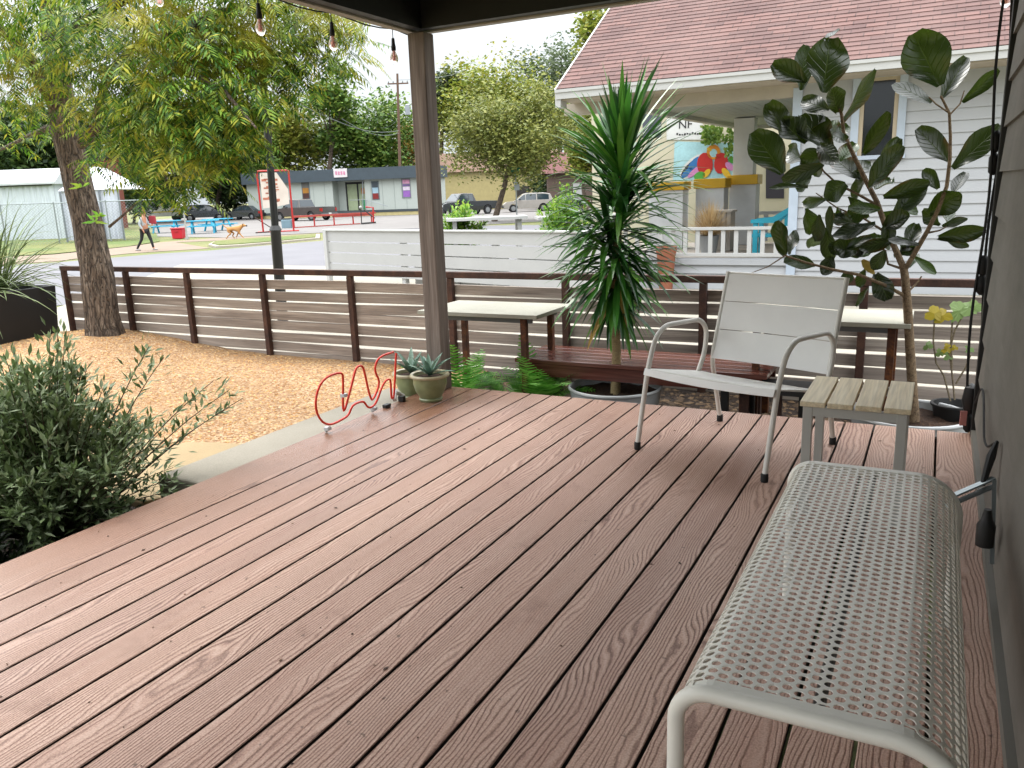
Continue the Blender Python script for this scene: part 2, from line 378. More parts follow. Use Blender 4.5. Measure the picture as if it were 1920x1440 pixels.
# loose stones on the gravel and bark chips on the bed: nobody could count them
def scatter(name, m, N_, x0, x1, y0, y1, zf, s0, s1, flat=.6, ok=None):
    b = MB()
    for _ in range(N_):
        x, y = U(x0, x1), U(y0, y1)
        if ok and not ok(x, y): continue
        s = U(s0, s1); a = U(0, 6.28); c, q = math.cos(a)*s, math.sin(a)*s; z = zf(x, y); l = U(.5, 1)
        vs = [(x+c, y+q, z), (x-q*l, y+c*l, z+s*.1), (x-c, y-q, z), (x+q*l, y-c*l, z+s*.2), (x+c*.1, y+q*.2, z+s*flat)]
        b.add(vs, [(0,1,4),(1,2,4),(2,3,4),(3,0,4)])
    o = b.build(name, m, fixn=False); tag(o, kind='stuff'); return o
def isl(name, cols, rough=.85):
    N = NT(name); g = N.n('ShaderNodeNewGeometry'); N.col(N.ramp(g.outputs['Random Per Island'], [(i/(len(cols)-1), hx(c)) for i, c in enumerate(cols)])); N.rough(rough); return N.m
def gz_at(x, y): return G0+.02+.03*noise.noise(Vector((x*.9, y*.9, 3)))+.0105*noise.noise(Vector((x*3.7, y*3.7, 8)))+gravel_h(x, y)
scatter('loose_gravel', isl('pebbles', ['8A5F38','B08050','C79B62','DDB983','9A6B3F']), 9000, -9.5, -3.4, 3.3, 5.85, gz_at, .006, .016)
scatter('bark_chips', isl('chips', ['20150e','38281b','52402c','6d573e','2b1e14']), 5000, -3.3, .6, 4.5, 5.85, lambda x, y: G0+.03+.03*noise.noise(Vector((x*.9, y*.9, 3)))+.0105*noise.noise(Vector((x*3.7, y*3.7, 8))), .012, .04, .35)
scatter('leaf_litter', isl('litter', ['2b1c13','4a3524','3c3a20','6b5038']), 2500, -5.2, -2.98, -.3, 2.45, lambda x, y: G0+.07, .012, .035, .3)
lt = MB()
for _ in range(240):
    x, y = U(-2.9, .15), U(.9, 4.4); s = U(.002, .006) if R() < .93 else U(.008, .014); a = U(0, 6.28); c, q = math.cos(a)*s, math.sin(a)*s*.5; e = math.cos(a)*s*.5
    lt.add([(x+c, y+q*2, .0015), (x-q, y+e, .001), (x-c, y-q*2, .0015), (x+q, y-e, .004)], [(0,1,3), (1,2,3), (0,3,2), (0,2,1)])
tag(lt.build('deck_grit', isl('grit', ['2e2019','4a3326','6b4a2c','38281e']), fixn=False), kind='stuff')
# street side: verge, road, far walk and parking lot
def gp(*pts, z): return [PZ(px, py, G1)[:2] for px, py in pts]
sheet('driveway', [(-9.6,6.1),(6,6.1),(6,13.9),(-2.2,13.9),(-6.2,13.9),(-9.6,16.5),(-14,17),(-20,17),(-14,9)], G1+.012, pavemat('pale_concrete_drive', hx('7e796d'), hx('918b7d')))
sheet('road', [(-60,-40),(-13.2,6.5),(-13.2,7.6),(-9.0,7.6),(-9.0,24),(-20,60),(-32,86)] and [PZ(p[0], p[1], G1)[:2] for p in ((-700, 620), (600, 545), (1150, 520), (1150, 420), (760, 425), (600, 452), (470, 463), (395, 470), (300, 476), (100, 493), (-700, 540))], G1+.008, M_road)
sheet('sidewalk', [PZ(*p, G1)[:2] for p in ((-700, 538), (100, 491), (240, 476), (300, 472), (395, 466), (330, 455), (400, 452), (600, 441), (600, 438), (400, 447), (300, 455), (240, 463), (100, 478), (-700, 518))], G1+.014, M_walk)
sheet('parking_lot', [PZ(*p, G1)[:2] for p in ((290, 444), (420, 446), (600, 437), (800, 428), (1200, 405), (1200, 386), (820, 386), (700, 391), (440, 402), (290, 412))], G1+.02, M_lot)
k = MB(); pts = [PZ(*p, G1) for p in ((600, 449), (520, 457), (450, 463), (405, 465.5), (391, 462), (400, 457), (455, 452), (600, 442.5))]
k.prism([(p.x, p.y) for p in pts], G1-.1, G1+.10); tag(k.build('traffic_island', pavemat('kerb_concrete', hx('8f877c'), hx('A59d90')), bevel=.03), kind='structure')
c0 = sum((p for p in pts), Vector())/len(pts)
k = MB(); k.prism([((p.x-c0.x)*.93+c0.x, (p.y-c0.y)*.93+c0.y) for p in pts], G1, G1+.13); tag(k.build('island_grass', M_grass), kind='structure')
sheet('far_lawn', [PZ(*p, G1)[:2] for p in ((-700, 517), (100, 477), (240, 463), (300, 453), (292, 437), (180, 428), (-700, 440))], G1+.03, M_grass)

# ------------------------------------------------------------------ the porch: roof on beams, post, wall
M_black = plain('black_paint', '0d0c0c', .6, var=.3); M_postw = None
def woodmat(name, a, b, c, axis=2, rough=.8, sc=1.0, bump=.5):
    st = [22*sc]*3; st[axis] = 1.1*sc
    N = NT(name); v = N.co(tuple(st)); f = N.noise(v, 1, 5, .65, .6); st2 = [90*sc]*3; st2[axis] = 3*sc; f2 = N.noise(N.co(tuple(st2)), 1, 3); st3 = [3*sc]*3; st3[axis] = .8*sc; f3 = N.noise(N.co(tuple(st3)), 1, 3)
    g = N.n('ShaderNodeNewGeometry')
    k = N.ramp(f, [(.3, a), (.5, b), (.72, c)]); k = N.mix(N.ramp(f2, [(.35, .45), (.6, 0.0)]), k, tuple(x*.45 for x in a)); k = N.mix(N.ramp(f3, [(.4, 0.0), (.7, .45)]), k, c)
    k = N.mix(N.ramp(g.outputs['Random Per Island'], [(0, 0.0), (1, .55)]), k, tuple(x*.6 for x in b))
    N.col(k); N.rough(rough); N.bump(f2, bump, .004); return N.m
ZB = 2.2
porch = thing('porch_roof', (-2.865, 4.40, 0), 'black porch roof held up by a weathered wooden corner post', 'roof')
M_post = woodmat('weathered_post', hx('524741'), hx('7a6c63'), hx('998c82'), 2, .85)
b = MB(); b.box((-2.865, 4.40, ZB/2), (.115, .115, ZB)); b.build('post', M_post, porch, bevel=.008)
b = MB(); b.box((-1.2, 1.55, ZB+.25), (3.9, 6.4, .04)); b.build('ceiling', plain('black_ceiling', '0e0d0d', .7, var=.3, scale=2), porch)
M_trim = plain('grey_trim', '8d877c', .6)
b = MB(); b.box((-2.87, 1.4, ZB+.12), (.07, 6.1, .2)); b.box((-1.0, 4.40, ZB+.12), (3.66, .07, .2)); b.build('beam', M_black, porch)
b = MB(); b.box((-2.935, 1.4, ZB+.055), (.055, 6.15, .09)); b.box((-1.0, 4.465, ZB+.055), (3.81, .055, .09)); b.build('fascia', M_trim, porch, bevel=.003)
b = MB(); b.box((-1.2, 1.55, ZB+.3), (4.1, 6.6, .05)); b.build('roof_deck', plain('roof_felt', '4a4a4a', .9), porch)
# a loose loop of wire hanging from the ceiling
zl = ZB+.20; lc = PZ(920, -25, zl); ax_ = (PZ(1012, -25, zl)-PZ(828, -25, zl))*.5; ay_ = lc-PZ(920, 41, zl)
b = MB(); lp = [lc+ax_*math.cos(2*PI*i/32)+ay_*math.sin(2*PI*i/32)+Vector((0, 0, .015*math.cos(6*i))) for i in range(33)]
b.tube(lp, .003, 6, False); tag(b.build('wire_loop', plain('wire', '6d6d6d', .5), base=tuple(lc), smooth=True), 'thin loop of wire hanging under the black porch ceiling', 'wire')
# wall of painted siding on the right
def wallmat():
    N = NT('grey_siding'); v = N.co((.5, 1.6, 9)); f = N.noise(v, 1.6, 6, .65); f2 = N.noise(N.co(), 55, 4, .65); f3 = N.noise(N.co((1, 1, .35)), 2.1, 4)
    k = N.ramp(f, [(.3, hx('605d56')), (.7, hx('736f67'))]); k = N.mix(N.ramp(f3, [(.4, 0.0), (.72, .5)]), k, hx('88827a')); k = N.mix(N.ramp(f2, [(.62, 0.0), (.72, .35)]), k, hx('3d3b38'))
    N.col(k); N.rough(.62); N.bump(f2, .25, .004); return N.m
M_wall = wallmat(); wall = thing('porch_wall', (.25, 3, 0), 'dark grey lap siding wall with black corner board along the right of the deck', 'wall')
WX = .222; b = MB(); z = -.1; L = .195; y0, y1 = -2.6, 4.40
while z < 2.45:
    b.add([(WX, y0, z), (WX, y1, z), (WX+.014, y1, z+L), (WX+.014, y0, z+L), (WX+.05, y0, z), (WX+.05, y1, z)], [(0,1,2,3), (4,5,1,0)]); z += L
b.box((WX+.1, .9, 1.15), (.12, 7.0, 2.6)); b.build('siding', M_wall, wall)
b = MB(); b.box((WX+.045, 4.435, 1.15), (.11, .07, 2.6)); b.build('corner_board', plain('black_trim', '161514', .5, var=.3), wall, bevel=.004)
b = MB(); b.box((WX+.0, .9, .02), (.02, 6.98, .04)); b.build('skirting', plain('grey_skirt', '6b6860', .6), wall)
# ------------------------------------------------------------------ perforated bench
M_cream = plain('cream_powder_coat', 'E8E6DC', .38, var=.1, scale=5)
def bench():
    y0, y1 = 1.19, 2.41; xl, xr = -.335, .105; zt = .445
    th = thing('perforated_bench', ((xl+xr)/2, (y0+y1)/2, 0), 'long cream bench of perforated metal standing along the grey wall', 'bench')
    # section across the bench: down, round, flat, round, down
    rl, rr = .06, .11
    sec = [Vector((xl, 0, zt-rl-.015))] + arc((xl+rl, 0, zt-rl), rl, PI, PI/2, 8, (1,0,0), (0,0,1)) + arc((xr-rr, 0, zt-rr), rr, PI/2, 0, 12, (1,0,0), (0,0,1)) + [Vector((xr, 0, zt-.2))]
    cum = [0]
    for a, b_ in zip(sec, sec[1:]): cum.append(cum[-1]+(b_-a).length)
    Ls = cum[-1]
    def at(s, off=0):
        s = max(0, min(Ls, s)); i = 0
        while i < len(cum)-2 and cum[i+1] < s: i += 1
        f = (s-cum[i])/max(1e-9, cum[i+1]-cum[i]); p = sec[i].lerp(sec[i+1], f); return p
    # hexagonal cells, each a ring round a round hole
    p = .0234; rx = p/2; h = p*math.sqrt(3)/2; hr = .0086; m = MB(); idx = {}
    def vert(s, y):
        key = (round(s*2e4), round(y*2e4))
        if key not in idx:
            q = at(s); idx[key] = len(m.v); m.v.append((q.x, y, q.z))
        return idx[key]
    ncol = int(Ls/h); nrow = int((y1-y0-.02)/p); s0 = (Ls-ncol*h)/2; ys = y0+.01+((y1-y0-.02)-nrow*p)/2
    for i in range(ncol):
        for j in range(nrow - (i % 2)):
            cs = s0+h*(i+.5); cy = ys+p*(j+.5+(.5 if i % 2 else 0))
            R6 = p/math.sqrt(3)
            outer, inner = [], []
            for k in range(12):
                a = PI/6*k
                rad = R6 if k % 2 == 0 else p/2
                outer.append(vert(cs+rad*math.cos(a), cy+rad*math.sin(a)))
                q = at(cs+hr*math.cos(a)); m.v.append((q.x, cy+hr*math.sin(a), q.z)); inner.append(len(m.v)-1)
            for k in range(12):
                m.f.append((outer[k], outer[(k+1) % 12], inner[(k+1) % 12], inner[k])); m.mi.append(0)
    o = m.build('seat', M_cream, th)
    md = o.modifiers.new('thick', 'SOLIDIFY'); md.thickness = .0022; md.offset = 0
    # solid margin strips along the sheet's border
    for ya, yb in ((y0, ys+.004), (ys+nrow*p-.004, y1)):
        m = MB()
        for a, b_ in zip(sec, sec[1:]): m.quad((a.x, ya, a.z), (b_.x, ya, b_.z), (b_.x, yb, b_.z), (a.x, yb, a.z))
        e = m.build('margin', M_cream, th); e.modifiers.new('thick', 'SOLIDIFY').thickness = .002
    # end frames of bent tube
    for y in (y0-.004, y1+.004):
        pts = [(xl, y, .0)] + [(q.x, y, q.z-.012) for q in arc((xl+rl, 0, zt-rl), rl, PI, PI/2, 8, (1,0,0), (0,0,1))] + [(q.x, y, q.z-.012) for q in arc((xr-rr, 0, zt-rr), rr, PI/2, 0, 10, (1,0,0), (0,0,1))] + [(xr, y, 0)]
        m = MB(); m.tube(pts, .0145, 14); m.build('leg_frame', M_cream, th, smooth=True)
    for q in ((xr, zt-.2), (xl, zt-rl-.018)):
        m = MB(); m.tube([(q[0], y0, q[1]), (q[0], y1, q[1])], .008, 8); m.build('edge_rail', M_cream, th, smooth=True)
    m = MB(); m.tube([((xl+xr)/2, y0, zt-.022), ((xl+xr)/2, y1, zt-.022)], .010, 8); m.build('support_bar', plain('dark_underside', '3a3936', .5), th, smooth=True)
bench()
# ------------------------------------------------------------------ white two-seat chair
M_chair = plain('white_powder_coat', 'E3E2DE', .42, var=.06, scale=4); M_tube = plain('cream_tube', 'D3D0C8', .4, var=.1, scale=9)
M_rub = plain('black_rubber', '141414', .7)
ch = thing('garden_chair', (-.797, 3.841, 0), 'wide white metal armchair with slatted back and black rubber feet', 'chair', rz=math.radians(-19.675))
HW = .345
for s in (-1, 1):
    X = s*HW
    m = MB(); m.tube(fillet([(X, -.340, .028), (X, -.262, .392), (X, -.205, .535), (X, -.125, .588), (X, .175, .578), (X, .235, .52), (X, .222, .40), (X, .165, .305)], .055, 6), .0125, 12)
    m.build('arm', M_tube, ch, local=True, smooth=True)
    m = MB(); m.tube(fillet([(X*1.0-s*.027, .335, .028), (X-s*.027, .247, .36), (X-s*.027, .385, .805)], .06, 6), .012, 12); m.build('back_frame', M_tube, ch, local=True, smooth=True)
    for yy, xx in ((-.342, X), (.337, X-s*.027)):
        m = MB(); m.lathe([(.0155, 0), (.0165, .006), (.0165, .034), (.0135, .038)], (xx, yy, 0), 14); m.build('rubber_foot', M_rub, ch, local=True, smooth=True)
def bp(z):  # centre of the reclined back at height z
    return .247+(.385-.247)*(z-.36)/(.805-.36)
HB = HW-.027
for i, (za, zb) in enumerate(((.365, .512), (.516, .655), (.659, .795))):
    m = MB(); n = 10
    for t_ in range(n):
        xa, xb = -HB+2*HB*t_/n, -HB+2*HB*(t_+1)/n
        sag = lambda x: .018*(1-(x/HB)**2)
        for dz in (0,):
            a = [(xa, bp(za)+sag(xa)-.004, za), (xb, bp(za)+sag(xb)-.004, za), (xb, bp(zb)+sag(xb)-.004, zb), (xa, bp(zb)+sag(xa)-.004, zb)]
            m.quad(*a)
    o = m.build('back_slat', M_chair, ch, local=True, weld=True); md = o.modifiers.new('thick', 'SOLIDIFY'); md.thickness = .007; md.offset = 0
m = MB(); m.tube([(-HB, .386, .80), (0, .396, .797), (HB, .386, .80)], .007, 8); m.build('top_rail', M_tube, ch, local=True, smooth=True)
# seat: three slats over a front bar, the seat sloping to the back
for i, (ya, yb) in enumerate(((-.285, -.125), (-.120, .035), (.040, .19))):
    m = MB(); zs = lambda y: .398-(y+.285)*.20
    n = 10
    for t_ in range(n):
        xa, xb = -HW+2*HW*t_/n, -HW+2*HW*(t_+1)/n
        sg = lambda x: -.012*(1-(x/HW)**2)
        m.quad((xa, ya, zs(ya)+sg(xa)), (xb, ya, zs(ya)+sg(xb)), (xb, yb, zs(yb)+sg(xb)), (xa, yb, zs(yb)+sg(xa)))
        if i == 0:
            m.quad((xa, ya, zs(ya)+sg(xa)), (xb, ya, zs(ya)+sg(xb)), (xb, ya-.012, zs(ya)+sg(xb)-.03), (xa, ya-.012, zs(ya)+sg(xa)-.03))
    o = m.build('seat_slat', M_chair, ch, local=True, weld=True); md = o.modifiers.new('thick', 'SOLIDIFY'); md.thickness = .008; md.offset = -1
m = MB(); m.tube([(-HW, -.27, .383), (HW, -.27, .383)], .010, 10); m.tube([(-HW, .18, .290), (HW, .18, .290)], .010, 10); m.build('seat_bar', M_tube, ch, local=True, smooth=True)
# ------------------------------------------------------------------ small slatted side table
M_teak = woodmat('pale_teak', hx('D2BD97'), hx('E4D3b0'), hx('EEE2C6'), 1, .6, 1.2, .2); M_leg = plain('grey_white_frame', 'B2B2AC', .4, var=.06)
x0, x1, y0, y1, zt = -.405, -.050, 3.10, 3.53, .452
st = thing('side_table', ((x0+x1)/2, (y0+y1)/2, 0), 'small side table with four pale wood slats on a grey white frame', 'side table')
wsl = (x1-x0+.02-3*.008)/4
for i in range(4):
    m = MB(); cx = x0-.01+wsl/2+i*(wsl+.008); m.box((cx, (y0+y1)/2, zt-.010), (wsl, y1-y0+.02, .020)); m.build('slat', M_teak, st, bevel=.002)
t_ = .034
for cx in (x0+t_/2, x1-t_/2):
    for cy in (y0+t_/2, y1-t_/2):
        m = MB(); m.box((cx, cy, (zt-.0225)/2), (t_, t_, zt-.0225)); m.build('leg', M_leg, st, bevel=.002)
m = MB(); zz = zt-.022-.018
for cy in (y0+t_/2, y1-t_/2): m.box(((x0+x1)/2, cy, zz), (x1-x0-2*t_, t_-.004, .034))
for cx in (x0+t_/2, x1-t_/2): m.box((cx, (y0+y1)/2, zz), (t_-.004, y1-y0-2*t_, .034))
m.build('apron', M_leg, st)
# ------------------------------------------------------------------ neon tube sign seen from behind
M_red = plain('red_neon_tube', 'D8341E', .3, var=.1)
neon = thing('neon_sign', (-2.9, 3.55, 0), 'unlit red neon tube sign of three letters seen mirrored from behind', 'sign')
raw = [(1035,130),(1030,200),(1026,300),(1018,480),(1010,620),(985,638),(978,520),(975,410),(920,430),(880,510),(850,600),(815,690),(760,730),(722,712),(698,660),(650,660),(565,700),(540,790),(500,830),(440,862),(390,890),(320,910),(250,880),(195,790),(178,680),(198,540),(255,430),(345,370),(462,342),(472,400),(472,560),(470,755),(490,757),(515,660),(550,530),(585,390),(606,300),(645,273),(680,277),(705,370),(735,520),(768,640),(788,640),(832,550),(862,440),(822,375),(806,300),(830,215),(885,165),(1000,130)]
pts = []
for a, b_ in raw:
    p = PX(560+a/5.647, 640+b_/5.647, -2.86); pts.append(Vector((-2.9, p.y*2.9/2.86, p.z-.004)))
pts = [Vector((q.x, q.y, max(.008, q.z))) for q in pts]
sm = []
for i in range(len(pts)):
    a, b_, c = pts[i-1] if i else pts[0], pts[i], pts[min(i+1, len(pts)-1)]; sm += [b_*.75+a*.125+c*.125, b_.lerp(c, .5)]
m = MB(); m.tube(sm, .0066, 10); m.build('tube', M_red, neon, smooth=True)
M_acr = plain('clear_grey_clip', 'b9bdbf', .25); M_blk = plain('electrode_black', '1b1b1b', .5)
for yy, zz in ((3.46, .175), (3.30, .025), (3.72, .03)):
    m = MB(); m.box((-2.9, yy, zz), (.03, .03, .018)); m.box((-2.912, yy, zz-.012), (.01, .012, .02)); m.build('clip', M_acr, neon)
m = MB(); m.tube(fillet([(-2.9, 3.93, .03), (-2.93, 3.98, .07), (-2.95, 4.03, .05), (-2.93, 4.07, .02)], .03), .013, 10); m.build('electrode', plain('white_electrode', 'c9c9c6', .4), neon, smooth=True)
MB().box((-2.91, 4.02, .018), (.04, .03, .035)).build('transformer', M_blk, neon, bevel=.003); MB().box((-2.91, 3.86, .012), (.03, .05, .022)).build('connector', M_blk, neon, bevel=.003)
# ------------------------------------------------------------------ hub lights and cable on the corner, clamp behind the bench
cb = thing('cable_bundle', (.19, 4.47, 0), 'black outdoor cables and plugs hanging down the corner of the grey wall', 'cable')
m = MB()
for k, (dx, w_) in enumerate(((.005, .4), (-.028, .9))):
    pts = [(WX-.012+dx+.012*math.sin(z_*5+k*2), 4.485+.012*math.sin(z_*3.1+k), z_) for z_ in [2.3-.115*i for i in range(20)]]
    m.tube(pts, .007, 6)
m.build('cable', M_rub, cb, smooth=True)
for z_ in (1.40, 1.30, .83, .74, .14, .05):
    m = MB(); m.lathe([(.008, -.05), (.02, -.035), (.022, .03), (.01, .05)], (WX-.022, 4.49, z_), 10); m.build('plug', M_rub, cb, smooth=True)
m = MB(); m.lathe([(.004, .08), (.03, .06), (.04, -.01), (.028, -.06), (.02, -.075)], (WX-.02, 4.50, .17), 12); m.build('junction_box', M_blk, cb, smooth=True)
m = MB(); m.box((WX-.045, 4.47, .075), (.03, .006, .075), rz=.2); m.build('paper_tag', plain('pink_tag', 'C98A84', .6), cb)
cl_ = thing('clamp_light', (.20, 3.25, .1), 'black and steel clamp light tucked between bench and wall', 'lamp')
m = MB(); m.lathe([(.012, -.05), (.024, -.045), (.026, .02), (.015, .04), (.01, .07)], (.19, 2.62, .22), 12); m.build('housing', M_blk, cl_, smooth=True)
M_steel = plain('galvanised_steel', '8d9597', .35, .7)
m = MB(); m.beam((.08, 2.72, .27), (.21, 2.80, .33), .02, .006); m.beam((.08, 2.70, .25), (.21, 2.78, .31), .02, .006); m.beam((.21, 2.78, .33), (.215, 2.62, .12), .012, .006); m.build('bracket', M_steel, cl_)
m = MB(); m.tube([(.18, 2.78, .31), (.2, 2.86, .38), (.215, 2.9, .42)], [.008, .014, .006], 8); m.build('socket', M_blk, cl_, smooth=True)
m = MB(); m.tube(fillet([(.215, 2.9, .42), (.2, 3.2, .3), (.212, 3.8, .42), (.212, 4.3, .2)], .3), .004, 6); m.build('cord', M_rub, cl_, smooth=True)
# ------------------------------------------------------------------ string light bulbs under the eave
def bulbs():
    M_bulb = NT('clear_bulb_glass'); M_bulb.col((1, .93, .9)); M_bulb.rough(.04); M_bulb.b.inputs['Transmission Weight'].default_value = .82; M_bulb.b.inputs['IOR'].default_value = 1.2
    M_core = plain('pink_filament_stem', 'D98B7C', .4)
    first = None
    def one(loc, label):
        th = thing('string_light', loc, label, 'light bulb', group='bulbs of the string lights'); th.scale = (.74, .74, .74)
        m = MB(); m.lathe([(.006, .085), (.012, .08), (.016, .03), (.019, .02), (.019, -.008), (.014, -.014)], (0,0,0), 14); m.build('socket', M_rub, th, local=True, smooth=True)
        m = MB(); m.lathe([(.013, -.012), (.016, -.025), (.030, -.052), (.034, -.075), (.028, -.1), (.012, -.114), (0, -.116)], (0,0,0), 16); b_ = m.build('bulb', M_bulb.m, th, local=True, smooth=True)
        m = MB(); m.lathe([(.008, -.014), (.006, -.05), (.012, -.06), (.012, -.085), (.0, -.09)], (0,0,0), 8); q = m.build('filament', M_core, th, local=True, smooth=True)
        m = MB(); m.tube([(0, 0, .083), (0, .002, .16), (0, 0, .24)], .0035, 6); m.build('lead', M_rub, th, local=True)
        return th
    Xb = -3.0
    for (px, py), lab in zip(((486, 30), (623, 64), (738, 92)), ('bulb on black socket hanging in front of the leafy tree', 'bulb on black socket hanging midway along the porch eave', 'bulb on black socket hanging against the sky beside the porch post')):
        p = PX(px, py, Xb); p.z = max(2.05, min(p.z, 2.12)); one(p, lab)
    one(PY(297, -14, 4.0), 'bulb at the top edge of the picture among the tree leaves')
    one(PY(1888, -22, 4.75), 'bulb hanging above the corner of the grey wall')
    wl = thing('light_cable', (-2.97, 3.5, 2.23), 'black string light cable run along the porch eave', 'cable')
    m = MB(); pts = []
    for i in range(40):
        y = -1+i*.14; pts.append((-3.0, y, 2.232-.02*abs(math.sin(y*5.8))))
    m.tube(pts, .004, 6); m.build('wire', M_rub, wl)
    q = PY(297, -14, 4.0)+Vector((0, 0, .2)); m = MB()
    ends = (Vector((-2.97, -1.0, 2.25)), q, Vector((-8.0, 5.5, 3.1)))
    pts = [u.lerp(v, i/12)+Vector((0, 0, -.12*math.sin(PI*i/12))) for u, v in zip(ends, ends[1:]) for i in range(12)]
    m.tube(pts+[ends[2]], .004, 6); m.build('branch_wire', M_rub, wl)
    q = PY(1888, -22, 4.75)+Vector((0, 0, .2)); u = Vector((WX-.012, 4.485, 2.3)); m = MB()
    m.tube([u.lerp(q, i/8)+Vector((0, 0, -.05*math.sin(PI*i/8))) for i in range(9)], .004, 6); m.build('corner_wire', M_rub, wl)
bulbs()
# ------------------------------------------------------------------ slatted yard fence
M_slat = woodmat('weathered_slats', hx('675b53'), hx('988b81'), hx('c4b8ac'), 0, .85, .8, .8)
def rustmat(name, a, b, c):
    N = NT(name); v = N.co(); f = N.noise(v, 9, 6, .7); f2 = N.noise(v, 70, 3); k = N.ramp(f, [(.3, a), (.5, b), (.72, c)]); k = N.mix(N.ramp(f2, [(.4, .4), (.6, 0.0)]), k, a); N.col(k); N.rough(.8); N.bump(f2, .3, .003); return N.m
M_rust = rustmat('rusted_steel', hx('2a1a14'), hx('42291f'), hx('5e3d2c')); M_rust2 = rustmat('bright_rust', hx('2c1710'), hx('56301b'), hx('8a5222'))
FY = 5.885; fence = thing('slat_fence', (-3.5, FY, G0), 'low fence of grey weathered slats on rusty brown steel posts closing off the yard', 'fence')
fx = [-8.86, -7.81, -6.87, -5.82, -4.745, -3.67, -2.60, -1.50, -.415, .66, 1.73]
m = MB(); m.box((sum((fx[0], fx[-1]))/2, FY, .588), (fx[-1]-fx[0]+.06, .06, .052)); m.build('top_rail', M_rust, fence, bevel=.004)
for x in fx:
    m = MB(); m.box((x, FY, (.56+G0-.1)/2), (.052, .05, .56-G0+.1)); m.build('post', M_rust, fence, bevel=.003)
for x0, x1 in zip(fx, fx[1:]):
    m = MB(); z = G0+.005; i = 0
    while z < .5:
        a, b_ = U(-.009, .009), U(-.009, .009); y = FY+.040
        hgt = .084+U(-.004, .004)
        vs = [(x0-.01, y-.014, z+a), (x1+.01, y-.014, z+b_), (x1+.01, y+.014, z+b_), (x0-.01, y+.014, z+a)]; vs += [(p[0], p[1]+U(-.002, .002), p[2]+hgt) for p in vs]
        m.add(vs, [(3,2,1,0),(4,5,6,7),(0,1,5,4),(1,2,6,5),(2,3,7,6),(3,0,4,7)]); z += .1015
    m.build('slat_panel', M_slat, fence)
# ------------------------------------------------------------------ yard tables and bench behind the deck
M_top = pavemat('table_laminate', hx('8f8c7e'), hx('a19e91'), 4, .15)
def table(x0, x1, y0, y1, z, label, legs):
    t = thing('patio_table', ((x0+x1)/2, (y0+y1)/2, G0), label, 'table', group='pale tables along the slat fence')
    m = MB(); m.box(((x0+x1)/2, (y0+y1)/2, z-.014), (x1-x0, y1-y0, .028)); m.build('tabletop', M_top, t, bevel=.003)
    m = MB()
    for cy in (y0+.09, y1-.09): m.box(((x0+x1)/2, cy, z-.05), (x1-x0-.16, .03, .038))
    m.build('apron', plain('grey_apron', '5d6163', .5), t)
    for lx, ly in legs:
        m = MB(); m.box((lx, ly, (z-.03+G0)/2), (.042, .042, z-.032-G0)); m.build('leg', M_rust2, t, bevel=.002)
table(-3.28, -2.33, 4.79, 5.37, .45, 'pale rectangular table on rusty legs standing beyond the wooden porch post', [(-3.19, 4.86), (-2.46, 4.86), (-3.19, 5.29), (-2.46, 5.29)])
table(-1.05, -.10, 5.02, 5.56, .45, 'pale table half hidden behind the white chair and the fig tree', [(-.96, 5.1), (-.20, 5.1), (-.96, 5.48), (-.20, 5.48)])
t = thing('garden_bench', (-1.8, 5.2, G0), 'dark red wooden bench standing low in front of the slat fence', 'bench')
M_redwood = woodmat('wet_red_wood', hx('43221c'), hx('65392f'), hx('86594d'), 0, .22, 1.0, .2)
zb = .12
for i in range(5):
    m = MB(); m.box((-1.72, 4.98+i*.105, zb-.015), (1.72, .095, .03)); m.build('slat', M_redwood, t, bevel=.004)
m = MB(); m.box((-1.72, 4.955, zb-.075), (1.66, .03, .085)); m.box((-1.72, 5.42, zb-.075), (1.66, .03, .085)); m.build('apron', M_redwood, t)
for lx in (-2.45, -1.0):
    for ly in (5.0, 5.38):
        m = MB(); m.box((lx, ly, (zb-.03+G0)/2), (.06, .06, zb-.03-G0)); m.build('leg', M_rust, t)
M_dark = plain('black_metal', '1c1b1a', .5)
t = thing('folded_chairs', (-.85, 5.0, G0), 'dark metal frames stacked under the fence behind the white chair', 'stool')
for i, x in enumerate((-1.12, -.97, -.80, -.66)):
    m = MB(); m.box((x, 4.98+.06*(i % 2), -.14), (.045 if i != 2 else .05, .04, .34)); m.build('leg', M_dark if i != 2 else M_rust, t)
m = MB(); m.box((-.89, 5.02, .03), (.62, .3, .03)); m.build('seat', M_dark, t)
tag(MB().box((-1.05, 4.56, -.11), (3.7, .05, .05)).build('timber_edging', M_rust, base=(-1.05, 4.56, -.3)), 'dark timber edging strip along the far end of the deck', 'edging')
# ------------------------------------------------------------------ leaves and plants
def strap(m, p, d, L, w, droop, n=6, twist=0, fold=.25, tipw=.06, base=.55):
    """a long blade: from p along d, bending down"""
    d = Vector(d).normalized(); p = Vector(p); side = d.cross(Vector((0,0,1)))
    if side.length < .05: side = Vector((math.cos(twist), math.sin(twist), 0))
    side.normalize(); vs = []; q = p.copy(); st = L/n
    for i in range(n+1):
        t_ = i/n; ww = w*(base+(1-base)*min(1, t_*3))*(1 if t_ < .55 else max(tipw, 1-((t_-.55)/.45)**1.6))
        nrm = side.cross(d).normalized()
        vs += [q-side*ww*.5+nrm*fold*ww*.5, q, q+side*ww*.5+nrm*fold*ww*.5]
        q = q + d*st; d = (d + Vector((0,0,-1))*droop*st/L*(.5+1.2*t_)).normalized()
    m.add(vs, [f for i in range(n) for f in ((3*i, 3*i+1, 3*i+4, 3*i+3), (3*i+1, 3*i+2, 3*i+5, 3*i+4))])
M_drac = leafmat('dracaena_leaf', [hx('1f421d'), hx('306527'), hx('4a8a31'), hx('74a944')], .28, .2, 2.0, spec=.5)
M_dry = leafmat('dry_tip', [hx('8a6a2f'), hx('a98a45')], .6, .2)
